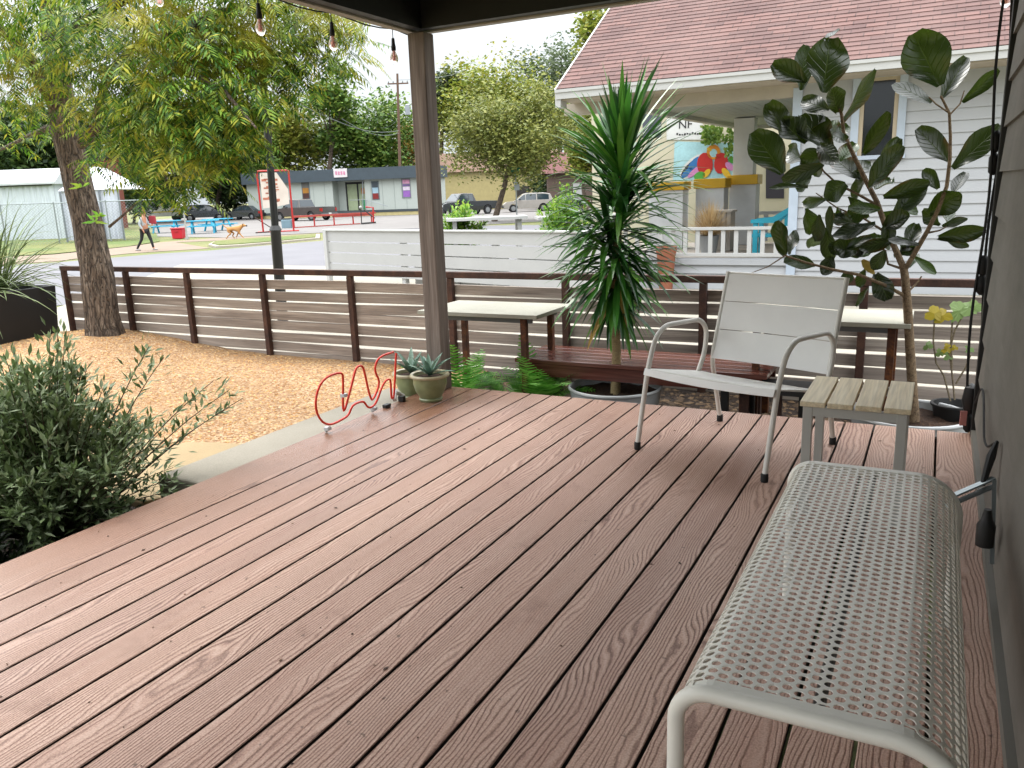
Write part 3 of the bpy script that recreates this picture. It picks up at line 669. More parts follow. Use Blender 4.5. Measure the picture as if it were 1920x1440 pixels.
def barkmat(name, a, b, c, zs=.5, sc=1, bump=1, dist=.02):
    N = NT(name); v = N.co((1, 1, zs)); f = N.noise(v, 16*sc, 6, .7, .8); vo = N.n('ShaderNodeTexVoronoi', feature='DISTANCE_TO_EDGE'); vo.inputs['Scale'].default_value = 22*sc; N.l(N.mix(.12, v, N.noise(v, 12*sc, 3)), vo.inputs['Vector'])
    h = N.math('ADD', N.ramp(vo.outputs['Distance'], [(0, 0.0), (.12, 1.0)]), N.math('MULTIPLY', f, 1.2))
    k = N.ramp(f, [(.3, a), (.5, b), (.72, c)]); k = N.mix(N.ramp(vo.outputs['Distance'], [(.0, .8), (.07, 0.0)]), k, tuple(x*.5 for x in a)); N.col(k); N.rough(.9); N.bump(h, bump, dist); return N.m
M_stem = barkmat('dracaena_stem', hx('7b6a4c'), hx('a08d66'), hx('b9a780'), 2.5, 3, .5, .004)
M_galv = plain('galvanised_tub', 'C3C7C8', .5, .0, var=.2, scale=4)
M_potsoil = soilmat('potting_soil', hx('2a1a11'), hx('47301f'), hx('6d5238'))
def tub(t, x, y, zr, r, h, name='pot', mat=None, th=.008, lipr=.012):
    m = MB(); m.lathe([(r*.86, -h), (r*.93, -h*.6), (r, -h*.02), (r-th, -h*.02), (r-th-.01, -h*.5), (r*.8, -h*.9)], (x, y, zr), 40); m.build(name, mat or M_galv, t, smooth=True)
    m = MB(); m.tube([(x+r*math.cos(2*PI*i/48), y+r*math.sin(2*PI*i/48), zr) for i in range(49)], lipr, 8, False); m.build('rim', plain('worn_rim', 'B5B7B7', .5), t, smooth=True)
    m = MB(); vs = [(x, y, zr-.045)]; n = 28
    for k in range(1, 7):
        for i in range(n):
            a = 2*PI*i/n; rr = (r-.014)*k/6; vs.append((x+rr*math.cos(a), y+rr*math.sin(a), zr-.05+U(-.012, .014)))
    fs = [(0, 1+i, 1+(i+1) % n) for i in range(n)] + [(1+(k-1)*n+i, 1+k*n+i, 1+k*n+(i+1) % n, 1+(k-1)*n+(i+1) % n) for k in range(1, 6) for i in range(n)]
    m.add(vs, fs); m.build('soil', M_potsoil, t, smooth=True, autosmooth=False)
dp = Vector((-1.85, 4.98, 0))
t = thing('potted_dracaena', (dp.x, dp.y, G0), 'tall potted dracaena with a bushy head of long strap leaves on one bare stem', 'plant')
tub(t, dp.x, dp.y, -.04, .305, .26)
m = MB(); m.tube([(dp.x, dp.y, -.1), (dp.x+.01, dp.y, .2), (dp.x-.005, dp.y, .55), (dp.x+.02, dp.y, .95), (dp.x+.05, dp.y, 1.25), (dp.x+.05, dp.y, 1.42)], [.034, .030, .029, .027, .022, .012], 12); m.build('trunk', M_stem, t, smooth=True)
m = MB(); md_ = MB()
for (zc, nn, e0, e1, L0, L1, dx, dy) in ((1.38, 90, .5, 1.52, .44, .64, .05, 0), (1.24, 80, .1, 1.35, .44, .62, .02, .05), (1.08, 80, -.2, 1.15, .44, .60, .05, -.03), (.92, 80, -.5, .9, .42, .58, -.03, -.02), (.76, 84, -.85, .5, .40, .58, .02, 0), (.60, 64, -1.1, -.1, .28, .46, 0, 0)):
    for i in range(nn):
        a = i*2.39996+U(-.35, .35); el = U(e0, e1); p = Vector((dp.x+dx, dp.y+dy, zc+U(-.09, .09)))
        d_ = Vector((math.cos(a)*math.cos(el), math.sin(a)*math.cos(el), math.sin(el)))
        strap(md_ if (R() < .03 and zc < .8) else m, p, d_, U(L0, L1), U(.030, .045), (.35 if zc > 1.3 else .9)*U(.4, 1.5), 7, a, .3, .05, .5)
m.build('foliage', M_drac, t, fixn=False); md_.build('dry_leaf', M_dry, t, fixn=False)
# ------------------------------------------------------------------ fiddle leaf fig
def figleafmat():
    N = NT('fiddle_leaf'); g = N.n('ShaderNodeNewGeometry'); uv = N.n('ShaderNodeUVMap'); sp = N.n('ShaderNodeSeparateXYZ'); N.l(uv.outputs[0], sp.inputs[0])
    u, v = sp.outputs[0], sp.outputs[1]; au = N.math('ABSOLUTE', N.math('SUBTRACT', u, .5))
    k = N.ramp(g.outputs['Random Per Island'], [(0, hx('080f06')), (.4, hx('0e1a09')), (.75, hx('1a2c0e')), (1, hx('364f18'))])
    vein = N.math('ABSOLUTE', N.math('SUBTRACT', N.math('FRACT', N.math('SUBTRACT', N.math('MULTIPLY', v, 7), N.math('MULTIPLY', au, 4.5))), .5))
    vm = N.math('MAXIMUM', N.ramp(vein, [(0, 1.0), (.09, 0.0)]), N.ramp(au, [(.008, 1.0), (.022, 0.0)]))
    k = N.mix(N.math('MULTIPLY', vm, .28), k, hx('6b8040'))
    f = N.noise(N.co(), 5, 3); brown = N.math('MULTIPLY', N.ramp(au, [(.3, 0.0), (.48, 1.0)]), N.ramp(f, [(.58, 0.0), (.66, .8)]))
    k = N.mix(brown, k, hx('5a3419')); N.col(k); N.rough(.30); N.b.inputs['Specular IOR Level'].default_value = .5
    N.bump(N.math('MULTIPLY', N.math('SUBTRACT', 1.0, vm), 1.0), 1.0, .012)
    tr = N.n('ShaderNodeBsdfTranslucent'); N.l(N.mix(.5, k, hx('7d9a2e')), tr.inputs[0]); ms = N.n('ShaderNodeMixShader'); ms.inputs[0].default_value = .09
    N.l(N.b.outputs[0], ms.inputs[1]); N.l(tr.outputs[0], ms.inputs[2]); N.l(ms.outputs[0], N.out.inputs[0]); return N.m
M_fig = figleafmat()
def big_leaf(m, uvs, p, q, w, nrm, curl=.25, cup=.18, wav=.04):
    """an obovate leaf from stalk p to tip q"""
    p, q = Vector(p), Vector(q); d = (q-p); L = d.length; d.normalize(); nrm = Vector(nrm); nrm = (nrm-d*nrm.dot(d)).normalized(); s_ = d.cross(nrm); nu, nv = 6, 9; vs = []; ph = U(0, 6)
    for j in range(nv+1):
        t_ = j/nv; wd = w*.5*(.10+.90*math.sin(PI*min(1, (.06+.94*t_)**1.25))**.75 if t_ < .97 else .25)*(.72+.4*t_)
        for i in range(nu+1):
            x = -1+2*i/nu; off = -cup*w*.5*(1-x*x)*(1 if t_ < .9 else .5)+ wav*w*math.sin(t_*9+ph+x*2)*abs(x) - curl*L*t_*t_*.5
            vs.append(p + d*(L*t_) + s_*(x*wd) + nrm*off); uvs.append((i/nu, t_))
    m.add(vs, [(j*(nu+1)+i, j*(nu+1)+i+1, (j+1)*(nu+1)+i+1, (j+1)*(nu+1)+i) for j in range(nv) for i in range(nu)])
def set_uv(o, uvs):
    l = o.data.uv_layers.new(name='UVMap')
    for lp in o.data.loops: l.data[lp.index].uv = uvs[lp.vertex_index]
TY = 5.05
t = thing('fiddle_leaf_fig', (-.06, TY, G0), 'tall potted fiddle leaf fig with big dark glossy leaves against the white house', 'plant')
tub(t, -.075, TY, -.075, .315, .24, 'tub', plain('grey_tub', 'A6A9A8', .5, .0, var=.2))
M_bark = barkmat('fig_bark', hx('4a3b2b'), hx('75614a'), hx('8f7c62'), 1, 2.5, .4, .004)
def fp(px, py, dy=0): return PY(px, py, TY+dy)
trunk = MB(); base = fp(1714, 795); base.z = -.12
trunk.tube([base, fp(1711, 730), fp(1706, 650), fp(1702, 580), fp(1697, 520), fp(1693, 495)], [.030, .027, .025, .024, .022, .020], 12); trunk.build('trunk', M_bark, t, smooth=True)
br = [[(1694,502,0),(1680,470,.02),(1662,430,.03),(1645,380,.04),(1622,335,.02),(1600,290,0),(1582,250,-.03),(1578,215,-.04),(1566,165,-.05)],
 [(1697,505,0),(1712,480,-.02),(1738,435,-.05),(1758,395,-.06),(1775,350,-.08),(1781,300,-.09),(1782,255,-.1),(1780,212,-.1),(1764,180,-.1)],
 [(1699,556,0),(1660,535,-.08),(1610,515,-.15),(1560,505,-.2),(1510,492,-.25),(1472,479,-.27)], [(1472,479,-.27),(1440,500,-.28),(1408,512,-.28)],
 [(1694,505,0),(1665,495,.04),(1660,470,.06),(1640,455,.08)], [(1645,385,.04),(1610,365,.08),(1570,345,.1),(1545,322,.1),(1530,300,.1)], [(1668,440,.02),(1620,410,.08),(1570,390,.12),(1530,362,.14)],
 [(1781,215,-.1),(1800,195,-.08),(1808,170,-.06)], [(1780,212,-.1),(1755,195,-.14),(1742,182,-.16)], [(1738,437,-.05),(1762,432,-.08),(1775,425,-.1)], [(1600,430,.09),(1560,425,.1),(1535,430,.12)], [(1705,545,0),(1720,530,.03),(1728,518,.04)]]
rad = [(.019,.008),(.015,.006),(.011,.005),(.004,.002),(.008,.004),(.009,.004),(.008,.003),(.005,.003),(.005,.003),(.006,.003),(.004,.002),(.006,.004)]
for pl_, (ra, rb) in zip(br, rad):
    m = MB(); k = len(pl_); m.tube([fp(*p) for p in pl_], [ra+(rb-ra)*i/(k-1) for i in range(k)], 8); m.build('branch', M_bark, t, smooth=True)
leaves = [(1545,172,1562,66,84,.0),(1546,74,1573,48,22,.1),(1503,168,1514,82,44,.05),(1512,152,1448,116,48,-.05),(1475,250,1442,188,50,.05),(1468,325,1416,243,70,-.05),(1512,266,1468,218,56,.0),
(1560,284,1508,206,66,.06),(1573,214,1566,166,42,-.08),(1553,206,1500,182,38,.08),(1580,230,1655,134,30,.05),(1553,292,1498,302,44,.02),(1545,308,1466,338,32,-.06),(1515,350,1443,341,12,.0),(1612,334,1562,286,44,.1),
(1627,352,1684,272,50,-.06),(1648,314,1694,256,34,.08),(1618,292,1667,220,24,-.1),(1655,370,1740,342,36,-.08),(1672,410,1738,338,40,.06),(1740,402,1798,366,52,-.06),(1762,422,1726,396,34,.06),(1765,424,1805,409,20,-.1),
(1756,446,1840,436,24,-.12),(1772,448,1810,462,20,-.05),(1548,374,1496,386,24,.1),(1642,418,1562,442,34,-.1),(1627,452,1582,474,44,.02),(1674,452,1618,468,30,-.12),(1471,480,1452,418,38,-.02),(1480,477,1487,430,32,.05),
(1548,428,1558,492,32,.05),(1536,432,1522,472,20,.1),(1530,498,1476,482,34,-.04),(1764,160,1716,60,92,-.04),(1746,192,1676,150,36,.06),(1766,184,1812,100,40,.1),(1805,192,1876,132,30,-.05),(1780,302,1728,236,54,.0),
(1786,316,1874,234,52,-.05),(1786,362,1808,315,30,.05),(1760,354,1734,316,32,.04),(1642,512,1664,562,44,-.06),(1626,540,1600,574,17,.0),(1642,438,1600,478,48,.04),(1585,508,1590,532,26,.05),(1600,420,1560,402,30,.1),
(1578,250,1540,236,44,.1),(1590,262,1562,246,40,-.1),(1618,330,1590,372,40,.12),(1655,400,1690,420,36,.1),(1690,470,1712,452,28,.1),(1570,392,1585,420,24,.14),(1540,300,1520,330,34,.14),(1782,420,1770,376,34,.1),(1706,500,1722,470,18,.08),(1622,505,1606,540,22,.04),(1500,300,1470,278,40,.1),(1588,345,1548,368,46,-.1),(1632,392,1590,400,48,-.08),(1655,425,1700,400,44,-.1),(1640,350,1672,330,36,.1),(1600,318,1640,300,40,.12),(1575,300,1602,262,40,.1),(1560,258,1590,232,38,.05),(1545,225,1512,232,44,.1),(1535,270,1560,300,40,-.08),(1610,470,1568,462,40,-.08),(1660,470,1640,505,34,-.05),(1520,330,1490,355,32,.05),(1580,448,1560,475,34,-.04)]
for _ in range(16):
    a, b_ = U(1500, 1730), U(330, 500); an = U(0, 6.28); leaves.append((a, b_, a+U(36, 62)*math.cos(an), b_+U(36, 62)*math.sin(an), U(20, 38), U(-.12, .16)))
m = MB(); uvs = []; stk = MB()
for a, b_, c, d_, w_, dy in leaves:
    p, q = fp(a, b_, dy*.6), fp(c, d_, dy*1.6+U(-.05, .05)); s = (q-p).length; w = w_/ (FPX/ (q-EY).dot(cdir(0,0,1)))
    tilt = U(-.5, .5); side = Vector((U(-.75, .75), -1, U(-.3, .9)))
    w = max(w*1.0, .03)
    if w < .34*s: side = side + (q-p).cross(Vector((0, 1, 0))).normalized()*U(.7, 1.4)*random.choice((-1, 1)); w = min(w*1.5, .5*s)
    big_leaf(m, uvs, p, q, w, side, U(.05, .4), U(.1, .45), U(.03, .10))
o = m.build('foliage', M_fig, t, smooth=True, autosmooth=False, fixn=False); set_uv(o, uvs)
m = MB(); uvs = []; p = fp(1660, 520, -.02); q = fp(1622, 505, .0)
big_leaf(m, uvs, fp(1640, 515, -.02), fp(1618, 488, -.05), .05, (0, -1, .3)); o = m.build('yellow_leaf', plain('yellowed_leaf', 'B9A14d', .5), t, smooth=True, fixn=False)
# small fig cutting in a black pot
sp_ = PY(1788, 762, 5.25)
t = thing('fig_sapling', (sp_.x, sp_.y, G0), 'thin young fig with a few yellow and pale green lobed leaves in a black pot', 'plant')
m = MB(); m.lathe([(.085, -.17), (.115, 0), (.125, .0), (.125, .012), (.108, .012), (.10, -.03), (0, -.03)], (sp_.x, sp_.y, -.055), 20); m.build('pot', M_blk, t, smooth=True)
m = MB(); sk = [[(1790,750),(1785,700),(1780,660),(1790,620),(1803,595),(1815,580)],[(1782,752),(1770,705),(1755,680),(1750,640),(1752,600)],[(1792,720),(1810,690),(1820,665)],[(1785,690),(1783,640),(1786,600)]]
for s in sk: m.tube([PY(a, b_, 5.25) for a, b_ in s], .0055, 6)
m.build('stem', barkmat('sapling_stem', hx('4a4034'), hx('7a6d58'), hx('8f836c'), 1, 4, .3, .003), t, smooth=True)
def lobed(m, c, r, nrm, up):
    nrm = Vector(nrm).normalized(); u = Vector(up); u = (u-nrm*u.dot(nrm)).normalized(); v_ = nrm.cross(u); n = 30; vs = [Vector(c)]
    for i in range(n):
        a = 2*PI*i/n; k = (.45+.55*abs(math.cos(1.5*a+.3))**.8)*U(.8, 1.1); vs.append(Vector(c)+u*(r*k*math.cos(a))+v_*(r*k*math.sin(a))+nrm*(-.18*r*k*k))
    m.add(vs, [(0, 1+i, 1+(i+1) % n) for i in range(n)])
m = MB(); m2 = MB()
for a, b_, r in ((1752,588,.06),(1768,592,.055),(1775,655,.03),(1790,652,.022),(1776,648,.02)): lobed(m, PY(a, b_, 5.22), r, (U(-.6,.6), -.8, .5), (1, 0, U(-.5,.5)))
for a, b_, r in ((1800,582,.075),(1818,578,.06),(1828,574,.05),(1740,648,.035),(1762,662,.03),(1778,668,.03),(1818,655,.03),(1756,590,.04)): lobed(m2, PY(a, b_, 5.24), r, (U(-.6,.6), -.8, U(.2,.8)), (1, 0, U(-.5,.5)))
m.build('yellow_foliage', leafmat('yellow_fig_leaf', [hx('8a7a1a'), hx('a39326')], .5, .3), t, fixn=False); m2.build('foliage', leafmat('pale_fig_leaf', [hx('5f7a3c'), hx('7d955a')], .5, .3), t, fixn=False)
# ------------------------------------------------------------------ succulents in green glazed pots
M_glaze = NT('green_glaze'); v = M_glaze.co((1,1,1)); f = M_glaze.noise(v, 14, 4); M_glaze.col(M_glaze.ramp(f, [(.3, hx('6d7550')), (.7, hx('879068'))])); M_glaze.rough(.28); M_glaze = M_glaze.m
M_lip = plain('tan_lip', 'a79f80', .35, var=.15)
M_agave = leafmat('agave_leaf', [hx('4d6a5c'), hx('6b8a78'), hx('86a08c')], .45, .1, 6)
def succulent(loc, sc, label, n, el0):
    t = thing('potted_agave', loc, label, 'plant', group='succulents in green pots at the foot of the porch post')
    x, y, z = loc
    m = MB(); m.lathe([(.072*sc, 0), (.076*sc, .012), (.070*sc, .02), (.093*sc, .06), (.108*sc, .11), (.105*sc, .152), (.095*sc, .152), (.09*sc, .12), (0, .12)], loc, 36); m.build('pot', M_glaze, t, smooth=True)
    m = MB(); m.lathe([(.106*sc, .148), (.124*sc, .152), (.127*sc, .163), (.121*sc, .172), (.104*sc, .168), (.100*sc, .148)], loc, 36, closed=True); m.build('rim', M_lip, t, smooth=True)
    m = MB(); m.lathe([(.101*sc, .148), (.05*sc, .152), (0, .153)], loc, 24); m.build('soil', M_potsoil, t)
    m = MB()
    for i in range(n):
        a = i*2.4+U(-.2, .2); el = el0+U(-.1, .25)+.6*(i/n); L = U(.12, .19)*sc*1.15
        strap(m, (x, y, z+.155), (math.cos(a)*math.cos(el), math.sin(a)*math.cos(el), math.sin(el)), L, .034*sc, .35, 6, a, .45, .03, .7)
    m.build('foliage', M_agave, t, fixn=False, smooth=True, autosmooth=False)
succulent((-2.755, 4.115, .001), .98, 'grey green agave in the nearer of two olive glazed pots on the wet deck corner', 15, .35)
succulent((-3.0, 4.27, -.039), 1.0, 'grey green agave in the olive pot standing behind another pot by the red sign', 17, .4)
# ------------------------------------------------------------------ ferns in the bed
M_fern = leafmat('fern_green', [hx('4b8f2e'), hx('6bb03e'), hx('93c85c')], .5, .35, 3)
def fern(x, y, n, r, h, label):
    t = thing('fern', (x, y, G0+.03), label, 'fern', group='ferns beyond the deck corner'); m = MB()
    for i in range(n):
        a = U(0, 6.28); el = U(.75, 1.45); d_ = Vector((math.cos(a)*math.cos(el), math.sin(a)*math.cos(el), math.sin(el))); p = Vector((x+U(-.05,.05), y+U(-.05,.05), G0+.03)); L = h*U(1.0, 1.5); k = 20; q = p.copy(); side = d_.cross(Vector((0,0,1))).normalized()
        for j in range(k):
            q = q+d_*(L/k); d_ = (d_+Vector((0,0,-1))*.07).normalized(); w_ = r*.2*math.sin(PI*min(1, .15+.85*j/k))+.006
            for s in (-1, 1):
                e = q+side*s*w_*1.6+d_*w_*.5+Vector((0,0,U(-.01,.01))); wd = L/k*.55
                m.quad(q-d_*wd, q+d_*wd*.4, e+d_*wd*.3, e-d_*wd*.2)
    m.build('fronds', M_fern, t, fixn=False)
fern(-3.0, 4.92, 20, .3, .36, 'bright green fern clump standing right beside the wooden porch post')
fern(-2.72, 5.05, 9, .26, .25, 'smallest bright green fern between two larger clumps')
fern(-2.38, 4.9, 24, .3, .38, 'bright green fern clump just left of the metal tub')
# ------------------------------------------------------------------ olive bush and low growth in the bed beside the deck
M_olive = leafmat('olive_leaf', [hx('4c5f36'), hx('667a4a'), hx('879a6c'), hx('aab793')], .45, .28, 3.0, spec=.4)
M_twig = plain('twig_bark', '4b3d30', .8)
def lance(m, p, d, L, w, nrm):
    d = d.normalized(); s_ = d.cross(nrm)
    if s_.length < .01: s_ = d.cross(Vector((1,.3,.2)))
    s_.normalize(); n_ = s_.cross(d)
    m.add([p, p+d*L*.45+s_*w*.5+n_*w*.12, p+d*L, p+d*L*.45-s_*w*.5+n_*w*.12], [(0,1,2),(0,2,3)])
def bush(name, c, r, h, nstem, nl, mat, label, L=(.035,.055), w=.011, cat='shrub', lean=(0,0), sub=True, elmin=.25, extra=()):
    t = thing(name, c, label, cat); m = MB(); tw = MB(); c = Vector(c)
    ends = []
    for i in range(nstem):
        a = U(0, 6.28); el = U(elmin, 1.45); ends.append(Vector((math.cos(a)*math.cos(el)*r*U(.8, 1.1), math.sin(a)*math.cos(el)*r*U(.8, 1.1), math.sin(el)*h*U(.7, 1.12))))
    for e in list(ends)+[Vector(x) for x in extra]:
        p0 = c+Vector((e.x*.12, e.y*.12, 0)); p1 = c+e; mid = p0.lerp(p1, .5)+Vector((e.x*-.06, e.y*-.06, h*.10)); pts = [p0*(1-s)**2+mid*2*s*(1-s)+p1*s*s for s in [i/7 for i in range(8)]]
        tw.tube(pts, [.0038*(1-.8*i/7)+.0008 for i in range(8)], 4, False)
        for j in range(nl):
            s = U(.1, 1)**.62; p = p0*(1-s)**2+mid*2*s*(1-s)+p1*s*s; tg = ((p1-mid)*s+(mid-p0)*(1-s)).normalized(); off = Vector((U(-1,1), U(-1,1), U(-.7,1)))
            if sub and R() < .6: p = p+off.normalized()*U(0, .075)
            lance(m, p, (tg*.7+off).normalized(), U(*L), w*U(.8,1.25), Vector((U(-.5,.5), U(-.5,.5), 1)))
    m.build('foliage', mat, t, fixn=False); tw.build('stem', M_twig, t); return t
bush('olive_bush', (-3.55, 2.12, G0+.05), .60, .80, 230, 64, M_olive, 'bushy grey green olive like shrub growing in the dark bed beside the deck', L=(.038,.066), w=.0165, extra=((.50,.66,.60),(.53,.72,.55),(.47,.6,.66),(.45,.7,.5),(.1,.1,.98),(.14,.03,.95),(.05,.16,.94),(.3,.4,.86),(.34,.44,.8)))
bush('olive_bush', (-3.52, 1.15, G0+.05), .5, .6, 150, 56, M_olive, 'lower grey green shrub at the left edge of the picture by the deck', L=(.038,.066), w=.0165, elmin=.1)
M_low = leafmat('low_leaf', [hx('18240f'), hx('2a3a1c'), hx('3f5230')], .4, .15, 4)
bush('ground_plant', (-3.35, 1.65, G0+.05), .34, .22, 40, 26, M_low, 'small dark leafy plant at the foot of the olive shrub', L=(.03,.06), w=.022, elmin=.05)
bush('ground_plant', (-3.2, 2.15, G0+.05), .22, .18, 26, 20, M_low, 'small dark leafy plant by the corner of the concrete edge', L=(.03,.06), w=.022, elmin=.05)
fl_ = thing('yellow_flower', PZ(22, 765, G0), 'small yellow flower on a thin stalk in the gravel', 'flower'); q = Vector(fl_.location)
m = MB(); m.tube([q, q+Vector((0,0,.12)), q+Vector((.01,0,.24))], .004, 5); m.build('stalk', M_low, fl_)
m = MB(); [lance(m, q+Vector((.01,0,.25)), Vector((math.cos(a), math.sin(a), .7)), .045, .03, Vector((0,0,1))) for a in (0, 1, 2, 3, 4, 5)]; m.build('petals', leafmat('yellow_petal', [hx('d8b41a'), hx('e8cc3a')], .5, .3), fl_, fixn=False)
# ------------------------------------------------------------------ black planter with red yucca
pl_t = thing('black_planter', (-9.6, 5.4, G0), 'big black tapered planter box by the end of the fence with arching yuccas', 'planter')
M_plant = plain('black_steel_planter', '1b1b1c', .5, var=.3, scale=2)
zt = .40; m = MB()
c1 = PZ(122, 642, -.27).xy; c4 = PZ(-110, 688, -.27).xy; n_ = (c1-c4).normalized(); n_ = Vector((-n_.y, n_.x)); c2 = c1+n_*1.0; c3 = c4+n_*1.0
top = [c1, c2, c3, c4]; ctr = sum(top, Vector((0,0)))/4
bot = [ctr+(p-ctr)*.93 for p in top]
vs = [(p.x, p.y, G0-.05) for p in bot]+[(p.x, p.y, zt) for p in top]+[((ctr+(p-ctr)*.94).x, (ctr+(p-ctr)*.94).y, zt) for p in top]+[((ctr+(p-ctr)*.93).x, (ctr+(p-ctr)*.93).y, zt-.08) for p in top]
fs = []
for k in (0, 4, 8): fs += [(k+i, k+(i+1) % 4, k+4+(i+1) % 4, k+4+i) for i in range(4)]
m.add(vs, fs+[(12,13,14,15)]); m.build('box', M_plant, pl_t, bevel=.01)
M_yuc = leafmat('yucca_leaf', [hx('4b5c33'), hx('6b7d4a'), hx('93a06e')], .5, .15, 3)
for cx, cy in [tuple(ctr+(c1-c4)*k+n_*j) for k, j in ((.22, -.1), (-.06, -.15), (.12, .22))]:
    m = MB()
    for i in range(110):
        a = U(0, 6.28); el = U(.15, 1.45); L = U(.6, 1.3); strap(m, (cx+U(-.04,.04), cy+U(-.04,.04), zt-.06), (math.cos(a)*math.cos(el), math.sin(a)*math.cos(el), math.sin(el)), L, .022, U(.6, 1.7), 8, a, .5)
    m.build('yucca', M_yuc, pl_t, fixn=False)
# ------------------------------------------------------------------ the yard tree
M_tbark = barkmat('yard_tree_bark', hx('3a2e25'), hx('6b5c4f'), hx('9f9080'), .16, 1.5, 1, .04)
M_pin = leafmat('pinnate_leaf', [hx('223f14'), hx('3a621c'), hx('5f8a28'), hx('8ca636'), hx('b3ae3e')], .5, .36, 1.3, patch=hx('bfae3a'), spec=.3)
def yard_tree():
    t = thing('yard_tree', (-7.82, 5.52, -.25), 'rough barked tree leaning over the slat fence with drooping feathery leaves', 'tree')
    TYY = 5.55
    def tp(px, py, Y=TYY): return PY(px, py, Y)
    m = MB()
    ax = [(205,668),(200,640),(192,590),(180,500),(166,430),(150,360),(138,300),(126,250),(116,200),(108,140),(104,80),(98,20),(92,-60),(85,-160)]
    rr = [.275,.20,.168,.152,.143,.137,.133,.13,.126,.12,.112,.10,.09,.075]
    pts = [tp(*p) for p in ax]; n = 26; vs = []
    # displaced trunk with root flare
    sm = []; sr = []
    for i in range(len(pts)-1):
        for j in range(5): f = j/5; sm.append(pts[i].lerp(pts[i+1], f)); sr.append(rr[i]+(rr[i+1]-rr[i])*f)
    for i, (p, r) in enumerate(zip(sm, sr)):
        for j in range(n):
            a = 2*PI*j/n; k = 1+.16*noise.noise(Vector((math.cos(a)*2.2, math.sin(a)*2.2, p.z*1.3)))+.07*noise.noise(Vector((math.cos(a)*7, math.sin(a)*7, p.z*4)))
            if i < 8: k *= 1+.22*(1-i/8)*max(0, math.cos(a*5+1))
            vs.append(p+Vector((math.cos(a)*r*k, math.sin(a)*r*k, 0)))
    m.add(vs, [(i*n+j, i*n+(j+1) % n, (i+1)*n+(j+1) % n, (i+1)*n+j) for i in range(len(sm)-1) for j in range(n)])
    m.build('trunk', M_tbark, t, smooth=True, autosmooth=False)
    # limbs
    limbs = [[(120,215,5.55),(85,160,5.4),(50,105,5.2),(10,60,5.0),(-60,10,4.8)], [(104,90,5.55),(160,40,5.2),(250,-10,4.9),(360,-60,4.6)],
             [(152,270,5.5),(175,245,5.3),(188,190,5.2),(200,140,5.0),(250,90,4.8),(330,60,4.6),(420,50,5.0)], [(170,262,5.45),(190,238,5.4),(235,250,5.3),(280,290,5.2),(310,330,5.15),(318,372,5.1)],
             [(205,425,5.4),(235,400,5.3),(262,375,5.3),(280,345,5.3)], [(100,20,5.5),(60,-60,5.3),(0,-120,5)], [(330,60,4.6),(420,20,5.0),(520,10,5.4),(620,30,5.7)], [(250,90,4.8),(330,120,4.7),(420,170,4.6),(480,240,4.5)], [(92,-60,5.5),(200,-120,5.0),(360,-140,5.0),(520,-80,5.4)],
             [(132,262,5.5),(90,240,5.6),(40,262,5.8),(-20,290,6.0)]]
    for i, l in enumerate(limbs):
        m = MB(); k = len(l); r0 = (.10,.07,.055,.03,.014,.08,.03,.03,.06,.05)[i]
        m.tube([tp(*p) for p in l], [r0*(1-.75*j/(k-1)) for j in range(k)], 8); m.build('branch', M_tbark, t, smooth=True)
    # compound leaves: a stalk with paired narrow leaflets, drooping
    m = MB()
    def compound(p, d, L):
        d = Vector(d).normalized(); k = random.randint(6, 9); q = Vector(p); side0 = d.cross(Vector((0,0,1)))
        if side0.length < .1: side0 = Vector((1,0,0))
        side0.normalize(); side0 = (side0+Vector((0,0,U(-.6,.6)))).normalized(); dr = U(.05, .13)
        for j in range(k):
            q = q+d*(L/k); d = (d+Vector((0,0,-dr))).normalized()
            for s in (-1, 1):
                ll = L*U(.27, .36)*math.sin(PI*(.22+.7*j/k)); e = (side0*s+d*.75+Vector((0,0,-.32))).normalized(); nn = e.cross(d).normalized(); w_ = ll*.22; sd_ = e.cross(nn).normalized()
                m.add([q, q+e*ll*.4+sd_*w_*.5, q+e*ll+Vector((0,0,-ll*.12)), q+e*ll*.4-sd_*w_*.5], [(0,1,2,3)])
    #        px, py, Y, r(m), count, sideways pull
    clumps = [(40,40,4.9,.55,150),(130,30,5.0,.55,150),(220,30,4.9,.55,160),(310,40,4.7,.55,170),(400,40,5.0,.5,170),(480,55,5.3,.5,150),(545,45,5.5,.45,120),(610,55,5.7,.34,70),(660,60,5.8,.2,26),
              (25,130,5.2,.5,110),(30,215,5.6,.42,60),(215,120,4.9,.5,150),(290,130,4.8,.5,170),(370,130,4.6,.5,180),(440,140,5.0,.42,140),(505,130,5.3,.36,90),(240,205,5.0,.42,110),(310,220,4.9,.42,130),(380,225,4.7,.40,130),(425,230,4.9,.30,80),
              (210,275,5.2,.25,32),(260,285,5.2,.26,40),(315,305,5.1,.3,50),(350,330,5.1,.22,30),(400,285,4.9,.22,26),
              (-30,60,4.8,.5,80),(60,-60,4.8,.6,90),(250,-60,4.6,.7,120),(420,-50,5.0,.6,110),(560,-40,5.5,.5,60),(540,150,5.4,.22,34),(95,170,5.1,.3,40)]
    for px, py, Y, r, nn in clumps:
        c = tp(px, py, Y)
        for _ in range(int(nn*1.0)):
            v = Vector((U(-1,1), U(-1,1), U(-.8,.8)));
            if v.length > 1: v.normalize()
            a = U(0, 6.28); compound(c+v*r, (math.cos(a)+.35, math.sin(a)-.2, U(-.75, .25)), U(.2, .34))
    m.build('crown', M_pin, t, fixn=False)
    m = MB()
    for px, py in ((100,195),(178,415),(188,405),(172,305),(155,350)):
        c = tp(px, py, 5.28)
        for _ in range(9): 
            a = U(0, 6.28); d_ = Vector((math.cos(a), math.sin(a)-.4, U(-.2,.8))); lance(m, c, d_, U(.06,.14), .03, Vector((0,-1,.4)))
